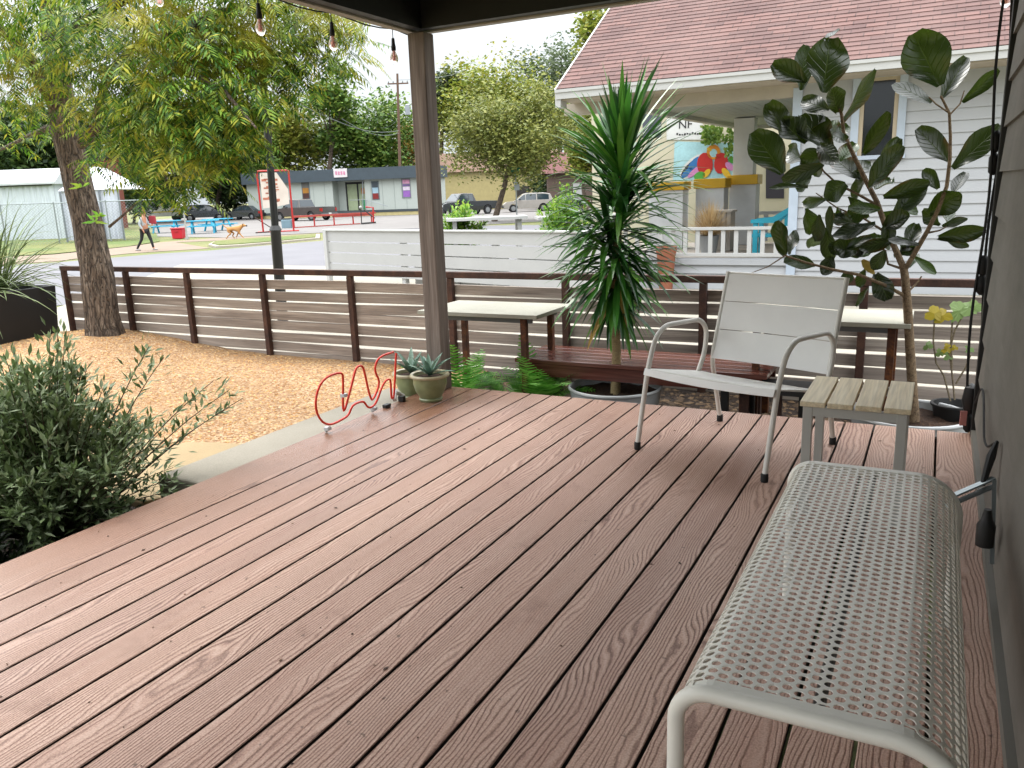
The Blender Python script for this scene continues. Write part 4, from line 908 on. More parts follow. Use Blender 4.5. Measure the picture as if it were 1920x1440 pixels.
    m.build('sprout_foliage', leafmat('fresh_sprout', [hx('6fae2c'), hx('a9c43a')], .5, .4), t, fixn=False)
yard_tree()
# ------------------------------------------------------------------ lamp post
LP = PY(522, 500, 8.5); LT = PY(497, 190, 8.5)
t = thing('lamp_post', (LP.x, LP.y, G1), 'plain black lamp post with a thicker foot standing beyond the slat fence', 'lamp post')
m = MB(); d_ = (LT-LP).normalized(); m.tube([LP+d_*.5, LT+d_*1.4], [.05, .042], 14); m.build('pole', plain('black_post_paint', '101112', .4), t, smooth=True)
m = MB(); foot = LP-d_*((LP.z-G1)/d_.z); m.tube([foot, LP+d_*.48, LP+d_*.5, LP+d_*.56], [.075, .07, .085, .055], 14); m.build('base', plain('black_post_paint', '101112', .4), t, smooth=True)
m = MB(); top = LT+d_*1.4; m.lathe([(.05, 0), (.14, .05), (.18, .35), (.20, .37), (.06, .55), (0, .62)], top, 14); m.build('lantern', plain('black_post_paint', '101112', .4), t, smooth=True)
# ------------------------------------------------------------------ white rail fence of the next lot with planters behind
M_white = plain('white_paint', 'A3A3A2', .55, var=.05, scale=2); M_white2 = plain('white_paint_bright', 'ACACAA', .5, var=.05, scale=2)
A = PZ(609, 431, .62); B = PZ(1095, 434, .62); u = (B-A).normalized(); ang = math.atan2(u.y, u.x); Lf = (B-A).length+.55
t = thing('white_fence', (A.x, A.y, G1), 'low white fence of wide horizontal boards with narrow gaps beyond the slat fence', 'fence', rz=ang)
for i, (za, zb) in enumerate(((.385, .60), (.165, .366), (-.06, .146), (-.3, -.08))):
    m = MB(); m.box((Lf/2, 0, (za+zb)/2-G1), (Lf, .025, zb-za)); m.build('board', M_white, t, local=True)
m = MB(); m.box((Lf/2, .03, .615-G1), (Lf+.06, .16, .03)); m.build('cap_rail', M_white2, t, local=True, bevel=.005)
for x in (.04, Lf*.33, Lf*.66, Lf-.04):
    m = MB(); m.box((x, .065 if x > .1 else -.006, (.6-G1)/2), (.10, .10, .6-G1)); m.build('post', M_white2, t, local=True)
M_shrub = leafmat('planter_shrub', [hx('4d7a22'), hx('6b9a30'), hx('8db648'), hx('a9b84c')], .5, .35, 2.5)
for i, (px, py, w_, h_, dY, lab) in enumerate(((806, 432, .95, .62, .75, 'bright green loose shrub behind the white fence, cut by the porch post'), (1008, 432, .72, .78, .75, 'rounded bright green shrub behind the white fence near the silver car'))):
    q = PW(px, py, A, B); c = A+u*q[0]+Vector((-u.y, u.x, 0))*dY
    n = 46; bush('planter_shrub', (c.x, c.y, .12), (.70, .56)[i], (.92, 1.12)[i], 110, 34, M_shrub, lab, L=(.06,.1), w=.035, elmin=.3)
    k = MB(); k.box((0, 0, .3), (w_*1.9, .8, .64)); k.box((0, 0, .625), (w_*1.9+.08, .88, .03))
    bx_ = thing('planter_box', (c.x, c.y, G1), ('white wooden planter box holding the shrub beside the porch post', 'white wooden planter box holding the rounded shrub')[i], 'planter', rz=ang); k.build('box', M_white, bx_, local=True, bevel=.006)
# white outdoor table tops behind the fence
for i, (px, py, s) in enumerate(((912, 409, 1.5), (1085, 406, 1.7))):
    q = PF(px, py, 15.5+i); wt = thing('white_table', (q.x, q.y, G1), ('long white outdoor table between the two planter shrubs', 'white outdoor table half hidden behind the dracaena')[i], 'table', rz=YAW+.06)
    m = MB(); m.box((0, 0, q.z-G1), (s, .8, .05)); m.build('tabletop', M_white2, wt, local=True)
    for x in (-s*.4, s*.4):
        m = MB(); m.box((x, 0, (q.z-G1-.03)/2), (.08, .6, q.z-G1-.03)); m.build('leg', M_white, wt, local=True)
# ------------------------------------------------------------------ the house next door
def house():
    Y = 14.0; t = thing('white_house', (-2, Y+3, G1), 'white clapboard house with a red shingle roof and an open side porch', 'house')
    h = lambda px, py, yy=Y: PY(px, py, yy)
    wl = h(1492, 350).x; wr = 5.5; ztop = h(1500, 165).z; zfl = .02
    # lap siding on the front wall, with the window opening left clear
    wx0, wx1 = h(1598, 200).x, h(1700, 200).x; wz1, wz0 = h(1650, 142).z, h(1650, 292).z
    M_sid = plain('white_clapboard', 'A0A2A5', .6, var=.05, scale=1.5)
    m = MB(); z = G1; ex = .17
    while z < ztop+.1:
        for x0, x1 in ((wl, wx0), (wx0, wx1), (wx1, wr)):
            if x0 == wx0 and z+ex > wz0 and z < wz1: continue
            m.add([(x0, Y-.022, z), (x1, Y-.022, z), (x1, Y, z+ex), (x0, Y, z+ex), (x0, Y, z), (x1, Y, z)], [(0,1,2,3), (4,5,1,0)])
        z += ex
    m.box(((wl+wr)/2, Y+.16, (ztop+G1)/2), (wr-wl, .02, ztop-G1)); m.box((wl+.01, Y+2.2, (ztop+G1)/2), (.02, 4.4, ztop-G1))
    m.build('siding', M_sid, t)
    M_blue = plain('pale_blue_trim', 'A3AEBB', .55); b = MB(); b.box((wl-.02, Y-.045, (ztop+G1)/2), (.14, .03, ztop-G1)); b.build('corner_board', M_blue, t)
    f = MB(); cw = .11; yy = Y-.04
    f.box((wx0+cw/2, yy, (wz0+wz1)/2), (cw, .03, wz1-wz0)); f.box((wx1-cw/2, yy, (wz0+wz1)/2), (cw, .03, wz1-wz0)); f.box(((wx0+wx1)/2, yy, wz1+.03), (wx1-wx0+.04, .035, .10)); f.box(((wx0+wx1)/2, yy-.01, wz0-.02), (wx1-wx0+.06, .06, .06))
    win = f.build('window', M_blue, t)
    g = MB(); g.box(((wx0+wx1)/2, Y+.04, (wz0+wz1)/2), (wx1-wx0-2*cw, .012, wz1-wz0)); g.build('pane', glassmat('dark_window_glass', hx('0c1114'), .12), win)
    s = MB(); i0, i1 = wx0+cw, wx1-cw
    for x in (i0+.03, i1-.03): s.box((x, Y-.0, (wz0+wz1)/2), (.06, .05, wz1-wz0))
    s.box(((i0+i1)/2, Y, wz1-.035), (i1-i0-.12, .05, .07)); s.build('sash', plain('tan_sash', 'A89A83', .6), win)
    # roof: shingles in real courses up the slope
    Ye = Y-.75; e0 = h(1042, 168, Ye); ze = e0.z; xl = e0.x; xr = 6.2; slope = math.radians(33); run = 5.6
    N = NT('red_shingles'); v = N.co(); bk = N.n('ShaderNodeTexBrick'); bk.inputs['Scale'].default_value = 1; bk.inputs['Brick Width'].default_value = .30; bk.inputs['Row Height'].default_value = .145; bk.inputs['Mortar Size'].default_value = .008; bk.inputs['Bias'].default_value = .1; bk.offset = .37
    bk.inputs['Color1'].default_value = (*hx('6f504a'), 1); bk.inputs['Color2'].default_value = (*hx('543c39'), 1); bk.inputs['Mortar'].default_value = (*hx('3a2927'), 1)
    mp_ = N.n('ShaderNodeMapping'); mp_.inputs['Rotation'].default_value = (-slope, 0, 0); tc_ = N.n('ShaderNodeTexCoord'); N.l(tc_.outputs['Object'], mp_.inputs[0]); N.l(N.mix(.012, mp_.outputs[0], N.n('ShaderNodeTexNoise').outputs['Color'], 'ADD'), bk.inputs['Vector'])
    f1 = N.noise(v, .7, 4); f2 = N.noise(v, 60, 3); k = N.mix(N.ramp(f1, [(.35, 0.0), (.7, .45)]), bk.outputs['Color'], hx('7d655f')); k = N.mix(N.ramp(f2, [(.35, .35), (.65, 0.0)]), k, hx('523b38')); N.col(k); N.rough(.9); N.bump(bk.outputs['Fac'], -.5, .01)
    base = Vector((xl, Ye, ze)); r = MB(); nC = int(run/math.cos(slope)/.145); sy, sz = math.cos(slope), math.sin(slope)
    # each course a thin lapped sheet, cut into a slightly uneven lower edge
    for i in range(nC):
        a = i*.145; bb = a+.175; seg = 40; vs = []
        for j in range(seg+1):
            x = xl+(xr-xl)*j/seg; da = U(-.006, .006)
            vs += [(x, Ye+sy*(a+da)-sz*.014, ze+sz*(a+da)+sy*.014), (x, Ye+sy*bb-sz*.002, ze+sz*bb+sy*.002), (x, Ye+sy*(a+da)-sz*.004, ze+sz*(a+da)+sy*.004)]
        r.add(vs, [q for j in range(seg) for q in ((3*j, 3*j+3, 3*j+4, 3*j+1), (3*j+2, 3*j+5, 3*j+3, 3*j))])
    th_ = -.03; Lr = nC*.145+.03
    r.add([(xl, Ye, ze), (xr, Ye, ze), (xr, Ye+sy*Lr, ze+sz*Lr), (xl, Ye+sy*Lr, ze+sz*Lr), (xl, Ye+.02, ze-.03), (xr, Ye+.02, ze-.03), (xr, Ye+sy*Lr+.02, ze+sz*Lr-.03), (xl, Ye+sy*Lr+.02, ze+sz*Lr-.03)], [(4,5,6,7), (0,3,7,4), (3,2,6,7)])
    r.add([(xl, Ye+sy*Lr, ze+sz*Lr), (xr, Ye+sy*Lr, ze+sz*Lr), (xr, Ye+2*sy*Lr, ze), (xl, Ye+2*sy*Lr, ze)], [(0,1,2,3)])
    r.build('roof', N.m, t)
    m = MB(); m.box(((xl+xr)/2, Ye+.005, ze-.085), (xr-xl, .03, .15)); m.box(((xl+xr)/2, Ye-.015, ze-.03), (xr-xl+.02, .03, .05))
    m.beam((xl-.006, Ye+.02, ze-.07), (xl-.006, Ye+sy*Lr, ze-.07+sz*Lr), .03, .17); m.box((xl+.03, Ye+.14, ze-.17), (.10, .26, .24)); m.build('fascia', M_white2, t)
    m = MB(); m.box(((xl+xr)/2, Ye+.40, ze-.17), (xr-xl-.06, .72, .02)); m.build('soffit', plain('tan_soffit', 'A79C8C', .7), t)
    # porch: beam, ceiling, floor, far corner column, rail
    zc = h(1400, 190).z; px0 = h(1060, 210).x; M_gr = plain('grey_boards', '8f9590', .6, stretch=(1, 8, 1))
    m = MB(); m.box(((px0+wl)/2, Y+.05, (ze-.17+zc)/2), (wl-px0, .18, ze-.18-zc)); m.build('porch_beam', plain('tan_beam', 'A89F92', .6), t)
    m = MB(); n = 24
    P1, P2 = PZ(1168, 199, zc), PZ(1397, 239, zc); xa_, xb_ = px0+.1, wl
    for i in range(n):
        x0_, x1_ = xa_+(xb_-xa_)*i/n, xa_+(xb_-xa_)*(i+1)/n-.006; ye = lambda x: max(Y+.3, min(P2.y, P1.y+(P2.y-P1.y)*(x-P1.x)/(P2.x-P1.x)))
        m.prism([(x0_, Y+.15), (x1_, Y+.15), (x1_, ye(x1_)), (x0_, ye(x0_))], zc+.022, zc+.038)
    bq = MB(); bq.beam((P1.x, P1.y, zc-.0), (P2.x, P2.y, zc-.0), .16, .10); bq.beam((P2.x, P2.y, zc-.0), (wl, P2.y, zc-.0), .16, .10); bq.build('porch_edge_beam', plain('pale_beam', 'A9A9A4', .6), t)
    m.build('porch_ceiling', M_gr, t)
    m = MB(); m.box(((px0+wl)/2, Y+2.1, zfl-.04), (wl-px0, 4.3, .06)); m.build('porch_floor', plain('porch_floor_paint', '8d857b', .6, stretch=(8, 1, 1)), t)
    m = MB(); z = G1
    while z < zfl-.08:
        m.add([(px0, Y-.022, z), (wl-.02, Y-.022, z), (wl-.02, Y, z+ex*.8), (px0, Y, z+ex*.8)], [(0,1,2,3)]); z += ex*.8
    m.box(((px0+wl)/2, Y-.02, zfl-.05), (wl-px0, .06, .09)); m.build('skirt', M_sid, t)
    zr1, zr0 = h(1350, 425).z, h(1350, 481).z; x0 = px0+.05; x1 = wl-.08
    rr = MB(); rr.box(((x0+x1)/2, Y-.0, zr1-.03), (x1-x0, .10, .05)); rr.box(((x0+x1)/2, Y, zr0+.03), (x1-x0, .06, .06)); ra = rr.build('railing', M_white2, t, bevel=.004)
    i = 0; step = (h(1380, 450).x-h(1308, 450).x)/3; x = h(1285, 450).x
    while x - step > x0+.05: x -= step
    while x < x1-.03:
        b = MB(); b.box((x, Y, (zr0+zr1)/2), (.07, .035, zr1-zr0-.085)); b.build('baluster', M_white2, ra); x += step
    # piers with yellow caps along the far side of the porch, a column on the last
    M_yel = plain('yellow_cap', 'C0960f', .5, var=.1); M_pier = plain('pier_grey_white', 'C3C5C6', .6)
    Yf = Y+3.3
    for i, (pa, pb, cy, cb) in enumerate(((1215, 1283, 343, 356), (1303, 1360, 336, 352), (1366, 1420, 329, 345))):
        yy = Yf+(-.9, -.5, .1)[i]; a, b_ = h(pa, cy, yy), h(pb, cb, yy); cx, wd = (a.x+b_.x)/2, b_.x-a.x
        m = MB(); m.box((cx, yy+.2, (b_.z+zfl)/2), (wd-.05, .42, b_.z-zfl)); m.build('pier', M_pier, t)
        m = MB(); m.box((cx, yy+.2, (a.z+b_.z)/2), (wd+.03, .52, a.z-b_.z)); m.build('pier_cap', M_yel, t, bevel=.012)
        if i == 2:
            m = MB(); za = a.z; c0, c1 = h(1375, 260, yy).x, h(1413, 260, yy).x; m.box(((c0+c1)/2, yy+.2, (za+zc)/2), (c1-c0, .34, zc-za)); m.build('column', M_pier, t, bevel=.004)
    yy = Yf+.6; m = MB(); a = h(1395, 400, yy); m.box((a.x+.6, yy, a.z), (1.6, .06, .07))
    for k in range(6): m.box((a.x-.1+k*.28, yy, (a.z+zfl)/2), (.09, .04, a.z-zfl-.08))
    m.build('side_rail', M_pier, t)
    # things standing on the porch
    q = h(1447, 410, Y+.9); zb_ = zfl
    M_teal = plain('teal_paint', '1f8ea3', .45, var=.1)
    ar = thing('porch_chair', (q.x, q.y, zfl), 'teal blue wooden lounge chair on the porch behind the white railing', 'chair', rz=0)
    zz = q.z-zfl
    for s in (-.26, .26):
        m = MB(); m.prism([(-.30, zz-.06), (-.30, zz), (.05, zz+.03), (.42, zz+.26), (.46, zz+.2), (.1, zz-.06)], s-.05, s+.05, 'y'); m.build('arm', M_teal, ar, local=True)
        MB().box((-.22, s, (zz-.06)/2), (.08, .05, zz-.06)).build('leg', M_teal, ar, local=True); MB().box((.30, s, (zz+.05)/2), (.08, .05, zz+.05)).build('leg', M_teal, ar, local=True)
    m = MB(); m.box((0, 0, zz-.28), (.6, .5, .05)); m.build('seat', M_teal, ar, local=True)
    m = MB(); m.beam((.24, 0, zz-.28), (.52, 0, zz+.75), .5, .04, (1, 0, 0)); m.build('backrest', plain('dull_blue_back', '5f8298', .5), ar, local=True)
    q = h(1330, 405, Y+1.3); dg = thing('dried_grass_pot', (q.x, q.y, zfl), 'puffy dried tan grass in a grey pot on the porch', 'plant')
    m = MB(); m.lathe([(.14, .0), (.19, .32), (.17, .32), (.15, .28), (0, .28)], (0,0,0), 18); m.build('pot', plain('grey_pot', '7d7f80', .6), dg, local=True, smooth=True)
    m = MB()
    for _ in range(900):
        a = U(0, 6.28); el = U(.25, 1.5); L = U(.35, .75); strap(m, (U(-.05,.05), U(-.05,.05), .3), (math.cos(a)*math.cos(el), math.sin(a)*math.cos(el), math.sin(el)), L, .008, U(.1,.9), 3, a)
    m.build('dry_grass', leafmat('dry_grass', [hx('a08458'), hx('bda277'), hx('d2bd95')], .8, .3), dg, local=True, fixn=False)
    q = h(1353, 400, Y+2.0); dr = thing('porch_cabinet', (q.x, q.y, zfl), 'small weathered grey slatted cabinet on the porch', 'cabinet')
    m = MB(); 
    for k in range(5): m.box((-.18+k*.09, 0, .36), (.075, .4, .72))
    m.box((0, 0, .74), (.5, .46, .04)); m.build('body', plain('weathered_grey', '9a948c', .7, stretch=(6, 6, 1)), dr, local=True)
    q = h(1249, 472, Y-.35); tp_ = thing('terracotta_pot', (q.x, q.y, G1), 'tall terracotta pot standing by the porch behind the dracaena leaves', 'pot')
    m = MB(); m.lathe([(.11, 0), (.16, .62), (.18, .68), (.18, .76), (.15, .76), (.14, .6), (0, .6)], (0,0,0), 20); m.build('pot', plain('terracotta', '8d5640', .8), tp_, local=True, smooth=True)
house()
# ------------------------------------------------------------------ mural building beyond the porch
def mural():
    A = PF(1110, 300, 26); B = PF(1500, 300, 24.0); u = (B-A); L = u.length; ang = math.atan2(u.y, u.x); t = thing('mural_building', (A.x, A.y, G1), 'cream building with a butterfly wing mural and white sign beyond the porch', 'building', rz=ang)
    W = lambda px, py: PW(px, py, A, B)
    m = MB(); m.box((L/2, 2.5, 2.2), (L, 5, 4.4)); m.build('wall', plain('cream_block', 'C2BAA2', .8, var=.08), t, local=True)
    def patch(name, pts, mat, d, par=t): 
        b = MB(); q = [W(*p) for p in pts]; b.prism([(a, z-G1) for a, z in q], -d-.004, -d+.002, 'y'); return b.build(name, mat, par, local=True)
    sk = patch('mural', [(1265,265),(1378,268),(1378,338),(1262,338)], plain('mural_sky', '9FC6CC', .7, var=.25, scale=2), .004)
    red, blu, pk, ye, gr, wh, orr, bk = [plain('mural_'+n, c, .7, var=.15) for n, c in (('red','B5231E'),('blue','2F6DA8'),('pink','C982B4'),('yellow','D9AE2A'),('green','4C9A3A'),('white','CFCFCB'),('orange','D98A2C'),('dark','2A2433'))]
    def blob(cx, cy, rx, ry, rot, mat, d, n=14):
        c, s = math.cos(rot), math.sin(rot); patch('wing_patch', [(cx+rx*math.cos(2*PI*i/n)*c-ry*math.sin(2*PI*i/n)*s, cy+rx*math.cos(2*PI*i/n)*s+ry*math.sin(2*PI*i/n)*c) for i in range(n)], mat, d, sk)
    for a in ((1300,312,32,14,-.75,wh,.012),(1298,313,28,9,-.75,bk,.016),(1303,306,17,7,-.8,blu,.022),(1288,324,14,5,-.75,blu,.022),(1305,320,20,5,-.7,pk,.026),(1322,308,15,22,.0,red,.03),(1352,306,13,20,.15,red,.03),(1312,330,11,8,-.4,gr,.036),(1325,325,10,5,-.9,ye,.036),(1362,325,12,6,.9,ye,.036),(1368,312,10,6,.8,pk,.034),(1373,300,8,6,.5,gr,.034),(1338,285,13,14,0,orr,.03),(1338,287,7,8,0,sk.data.materials[0],.036),(1330,280,5,3,.5,ye,.04),(1347,292,5,3,.5,red,.04)): blob(*a)
    sg = patch('sign_board', [(1250,222),(1318,226),(1316,262),(1250,262)], plain('white_sign', 'CFCFCC', .5), .02)
    M_blkp = plain('sign_black', '16161a', .5); x, z = W(1285, 234); sz = (W(1285, 226)[1]-W(1285, 242)[1])*1.35
    text_mesh('lettering', 'NF', sz, M_blkp, sg, (x, -.032, z-G1), (PI/2, 0, 0))
    m = MB(); x, z = W(1270, 252)
    for k in range(9): m.box((x+.075*k, -.03, z-G1+U(-.02, .02)), (.05, .006, U(.03, .07)), M=Matrix.Rotation(.3, 3, 'Y'))
    m.build('script_strokes', M_blkp, sg, local=True)
    patch('window', [(1205,210),(1240,213),(1240,258),(1205,258)], glassmat('grey_window', hx('4a4d55')), .012)
    patch('doorway', [(1436,290),(1470,290),(1470,372),(1436,372)], plain('dark_door', '3b3740', .6), .012)
    m = MB()
    for px0, py0, n, hh in ((1326,240,20,20),(1334,240,40,26),(1346,240,40,26),(1368,245,40,48),(1330,262,14,8)):
        for _ in range(n*2):
            x, z = W(px0+U(-9,9), py0+U(0,hh)); a = U(0, 6.28); lance(m, Vector((x, -.1-U(0,.3), z-G1)), Vector((math.cos(a), -.4, math.sin(a))), .12, .09, Vector((0,1,.3)))
    m.build('vine', leafmat('vine_leaf', [hx('4b6a26'), hx('6f8f3a'), hx('93a850')], .5, .3), t, local=True, fixn=False)
mural()
# ------------------------------------------------------------------ vehicles across the street
M_tyre = plain('tyre_rubber', '17171a', .8); M_rim = plain('alloy_rim', '8f9294', .35, .6); M_cglass = glassmat('car_glass', hx('27333a')); M_lamp = plain('red_lamp', '9c1c16', .3); M_head = plain('clear_lamp', 'c3c7c8', .25); M_plast = plain('black_bumper', '1d1d1f', .6); M_plate = plain('number_plate', 'c9c9c4', .5)
def paint(name, c, rough=.25): 
    N = NT(name); f = N.noise(N.co(), 3, 4); N.col(N.ramp(f, [(.3, tuple(x*.85 for x in hx(c))), (.7, hx(c))])); N.rough(rough); N.b.inputs['Coat Weight'].default_value = .6; N.b.inputs['Coat Roughness'].default_value = .08; return N.m
def vehicle(name, loc, rz, body, Lc, W_, kind, label, cat):
    """local axes: x forward, y left. kind 'pickup', 'suv' or 'sedan'"""
    t = thing(name, loc, label, cat, rz=rz, group='vehicles parked across the street'); h = W_/2
    if kind == 'pickup':
        low = [(-.5,.62),(-.5,1.12),(-.08,1.14),(.16,1.14),(.42,1.08),(.49,.98),(.5,.55),(.46,.42),(-.48,.45)]; cab = [(-.10,1.12),(-.06,1.80),(.10,1.84),(.155,1.80),(.26,1.12)]; wx = (-.30, .315); wr_ = .39; wins = (-.045,.025,.035,.20)
    elif kind == 'suv':
        low = [(-.5,.55),(-.49,1.02),(-.1,1.04),(.2,1.02),(.44,.92),(.5,.72),(.49,.40),(.46,.32),(-.48,.36)]; cab = [(-.485,1.0),(-.43,1.55),(-.3,1.66),(.02,1.66),(.10,1.58),(.27,1.0)]; wx = (-.29, .30); wr_ = .35; wins = (-.40,-.17,-.15,.05,.22)
    else:
        low = [(-.5,.50),(-.49,.92),(-.1,.94),(.2,.90),(.44,.80),(.5,.62),(.49,.34),(.46,.26),(-.48,.30)]; cab = [(-.36,.92),(-.22,1.38),(-.05,1.43),(.04,1.38),(.24,.9)]; wx = (-.29, .31); wr_ = .32; wins = (-.25,-.06,-.04,.16)
    # lower body with wheel arches cut into the outline
    def arch(cx): return [((cx*Lc+(wr_+.06)*math.cos(a))/Lc, wr_+(wr_+.06)*math.sin(a)) for a in [PI*i/8 for i in range(9)]]
    top = low[:7]; bot_f, bot_r = low[7], low[8]
    pr = top + [bot_f] + [(wx[1]+(wr_+.06)/Lc, bot_f[1])] + arch(wx[1]) + [(wx[1]-(wr_+.06)/Lc, bot_r[1])] + [(wx[0]+(wr_+.06)/Lc, bot_r[1])] + arch(wx[0]) + [(wx[0]-(wr_+.06)/Lc, bot_r[1]), bot_r]
    m = MB(); n = len(pr); vs = []
    for y, sc in ((-h+.0, .985), (-h+.07, 1), (h-.07, 1), (h, .985)):
        for x, z in pr: vs.append((x*Lc*sc, y*(1 if z < .75 else 1-.06*(z-.75)), z))
    m.add(vs, [tuple(range(n-1,-1,-1)), tuple(range(3*n, 4*n))]+[(k*n+i, k*n+(i+1) % n, (k+1)*n+(i+1) % n, (k+1)*n+i) for k in range(3) for i in range(n)])
    bo = m.build('body', body, t, local=True, bevel=.03)
    m = MB(); zb = cab[0][1]; zt = max(c[1] for c in cab); n = len(cab); hw = lambda z: h*(.95-.20*(z-zb)/(zt-zb))
    vs = [(x*Lc, -hw(z), z) for x, z in cab]+[(x*Lc, hw(z), z) for x, z in cab]
    m.add(vs, [tuple(range(n-1,-1,-1)), tuple(range(n, 2*n))]+[(i, (i+1) % n, n+(i+1) % n, n+i) for i in range(n)]); m.build('cabin', body, t, local=True, bevel=.03)
    # glass lies on the cab, just proud of it
    def edge(x):   # roof line height at x
        for (xa, za), (xb, zb2) in zip(cab, cab[1:]):
            if xa <= x <= xb: return za+(zb2-za)*(x-xa)/max(1e-6, xb-xa)
        return zb
    pairs = list(zip(wins[::2], wins[1::2])) if kind != 'suv' else [(wins[0], wins[1]), (wins[2], wins[3]), (wins[3]+.012, wins[4])]
    for s in (-1, 1):
        for xa, xb in pairs:
            g = MB(); z0 = zb+.06; pts = []; k = 5
            for i in range(k+1):
                x = xa+(xb-xa)*i/k; pts.append((x, max(z0+.02, min(zt-.09, edge(x)-.09))))
            vs = [(xa*Lc, s*(hw(z0)+.006), z0), (xb*Lc, s*(hw(z0)+.006), z0)]+[(x*Lc, s*(hw(z)+.006), z) for x, z in reversed(pts)]
            g.add(vs, [tuple(range(len(vs)))]); g.build('side_window', M_cglass, t, local=True)
    for nm, (a, b_) in (('windscreen', (cab[-1], cab[-2])), ('rear_window', (cab[0], cab[1]))):
        g = MB(); sg = 1 if nm == 'windscreen' else -1; p0 = (a[0]+(b_[0]-a[0])*.12, a[1]+(b_[1]-a[1])*.12); p1 = (a[0]+(b_[0]-a[0])*.9, a[1]+(b_[1]-a[1])*.9)
        g.add([(p0[0]*Lc+.012*sg, -hw(p0[1])+.06, p0[1]+.01), (p0[0]*Lc+.012*sg, hw(p0[1])-.06, p0[1]+.01), (p1[0]*Lc+.012*sg, hw(p1[1])-.07, p1[1]+.01), (p1[0]*Lc+.012*sg, -hw(p1[1])+.07, p1[1]+.01)], [(0,1,2,3)]); g.build(nm, M_cglass, t, local=True)
    for x in wx:
        for s in (-1, 1):
            m = MB(); pf = [(.0,-.0)]; prof = [(wr_*.62, -.11), (wr_*.95, -.11), (wr_, -.07), (wr_, .07), (wr_*.95, .11), (wr_*.62, .11)]
            n = 18; vs = [(x*Lc+r*math.cos(2*PI*i/n), s*(h-.12)+o, wr_+r*math.sin(2*PI*i/n)) for r, o in prof for i in range(n)]
            k = len(prof); m.add(vs, [(j*n+i, j*n+(i+1) % n, (j+1)*n+(i+1) % n, (j+1)*n+i) for j in range(k-1) for i in range(n)]); w_ = m.build('wheel', M_tyre, t, local=True)
            m = MB(); vs = [(x*Lc, s*(h-.03), wr_)]+[(x*Lc+wr_*.62*math.cos(2*PI*i/10), s*(h-.045), wr_+wr_*.62*math.sin(2*PI*i/10)) for i in range(10)]
            m.add(vs, [(0, 1+i, 1+(i+1) % 10) for i in range(10)]); m.add([(x*Lc+wr_*.62*math.cos(2*PI*i/10), s*(h-.2), wr_+wr_*.62*math.sin(2*PI*i/10)) for i in range(10)], [tuple(range(10))]); m.build('rim', M_rim, w_, local=True)
    zl = low[1][1]
    for s in (-1, 1):
        m = MB(); m.box((-.5*Lc+.03, s*(h-.13), zl-.22), (.08, .17, .28)); m.box((-.5*Lc+.07, s*(h-.03), zl-.2), (.1, .07, .22)); m.build('tail_light', M_lamp, t, local=True)
        m = MB(); m.box((.487*Lc, s*(h-.2), low[5][1]-.14), (.1, .30, .16)); m.build('headlight', M_head, t, local=True)
        m = MB(); m.box((.17*Lc if kind != 'pickup' else .19*Lc, s*(h+.08), zb+.12), (.1, .16, .13)); m.build('mirror', M_plast, t, local=True)
    m = MB(); m.box((-.5*Lc-.03, 0, .56), (.12, W_-.1, .16)); m.box((.5*Lc+.0, 0, .5), (.12, W_-.1, .2)); m.build('bumper', M_plast if kind != 'pickup' else plain('grey_chrome', '6e7276', .3, .5), t, local=True)
    m = MB(); m.box((.5*Lc-.005, 0, low[5][1]-.18), (.05, W_*.55, .22)); m.build('grille', M_plast, t, local=True)
    m = MB(); m.box((-.5*Lc-.1, 0, .57 if kind == 'pickup' else .75), (.01, .33, .15)); m.build('licence_plate', M_plate, t, local=True)
    if kind == 'pickup':
        m = MB(); m.box((-.29*Lc, 0, 1.145), (.38*Lc, W_-.24, .012)); m.build('bed_cover', M_plast, t, local=True)
    return t
def rz_to(p, q): return math.atan2(q.y-p.y, q.x-p.x)
def vcam(px, py, head): 
    """place on the street level; heading measured from the picture's right towards away"""
    p = PZ(px, py, G1); return (p.x, p.y, G1), YAW+math.radians(head)
l, r_ = vcam(570, 414, 150); vehicle('pickup_truck', l, r_, paint('grey_paint', '4a4745'), 5.9, 2.0, 'pickup', 'dark grey pickup truck seen from behind its side in front of the grey trailer', 'truck')
l, r_ = vcam(873, 403, 215); vehicle('pickup_truck', l, r_, paint('black_paint_gloss', '1a1d22'), 5.7, 2.0, 'pickup', 'black pickup truck facing the street just right of the porch post', 'truck')
l, r_ = vcam(990, 397, 184); vehicle('parked_car', l, r_, paint('silver_paint', '96918b'), 4.6, 1.8, 'suv', 'silver wagon parked beyond the white fence behind the round shrub', 'car')
l, r_ = vcam(1058, 394, 170); vehicle('parked_car', l, r_, paint('dark_maroon_paint', '2a2224'), 4.6, 1.8, 'sedan', 'dark car parked just right of the silver wagon, behind the dracaena', 'car')
l, r_ = vcam(386, 414, 14); vehicle('parked_car', l, r_, paint('navy_paint', '232a33'), 4.9, 1.85, 'suv', 'dark blue hatchback parked behind the blue picnic tables', 'car')
l, r_ = vcam(462, 412, 160); vehicle('parked_car', l, r_, paint('charcoal_paint', '2b2d30'), 4.6, 1.8, 'sedan', 'dark sedan between the blue hatchback and the red sign frame', 'car')
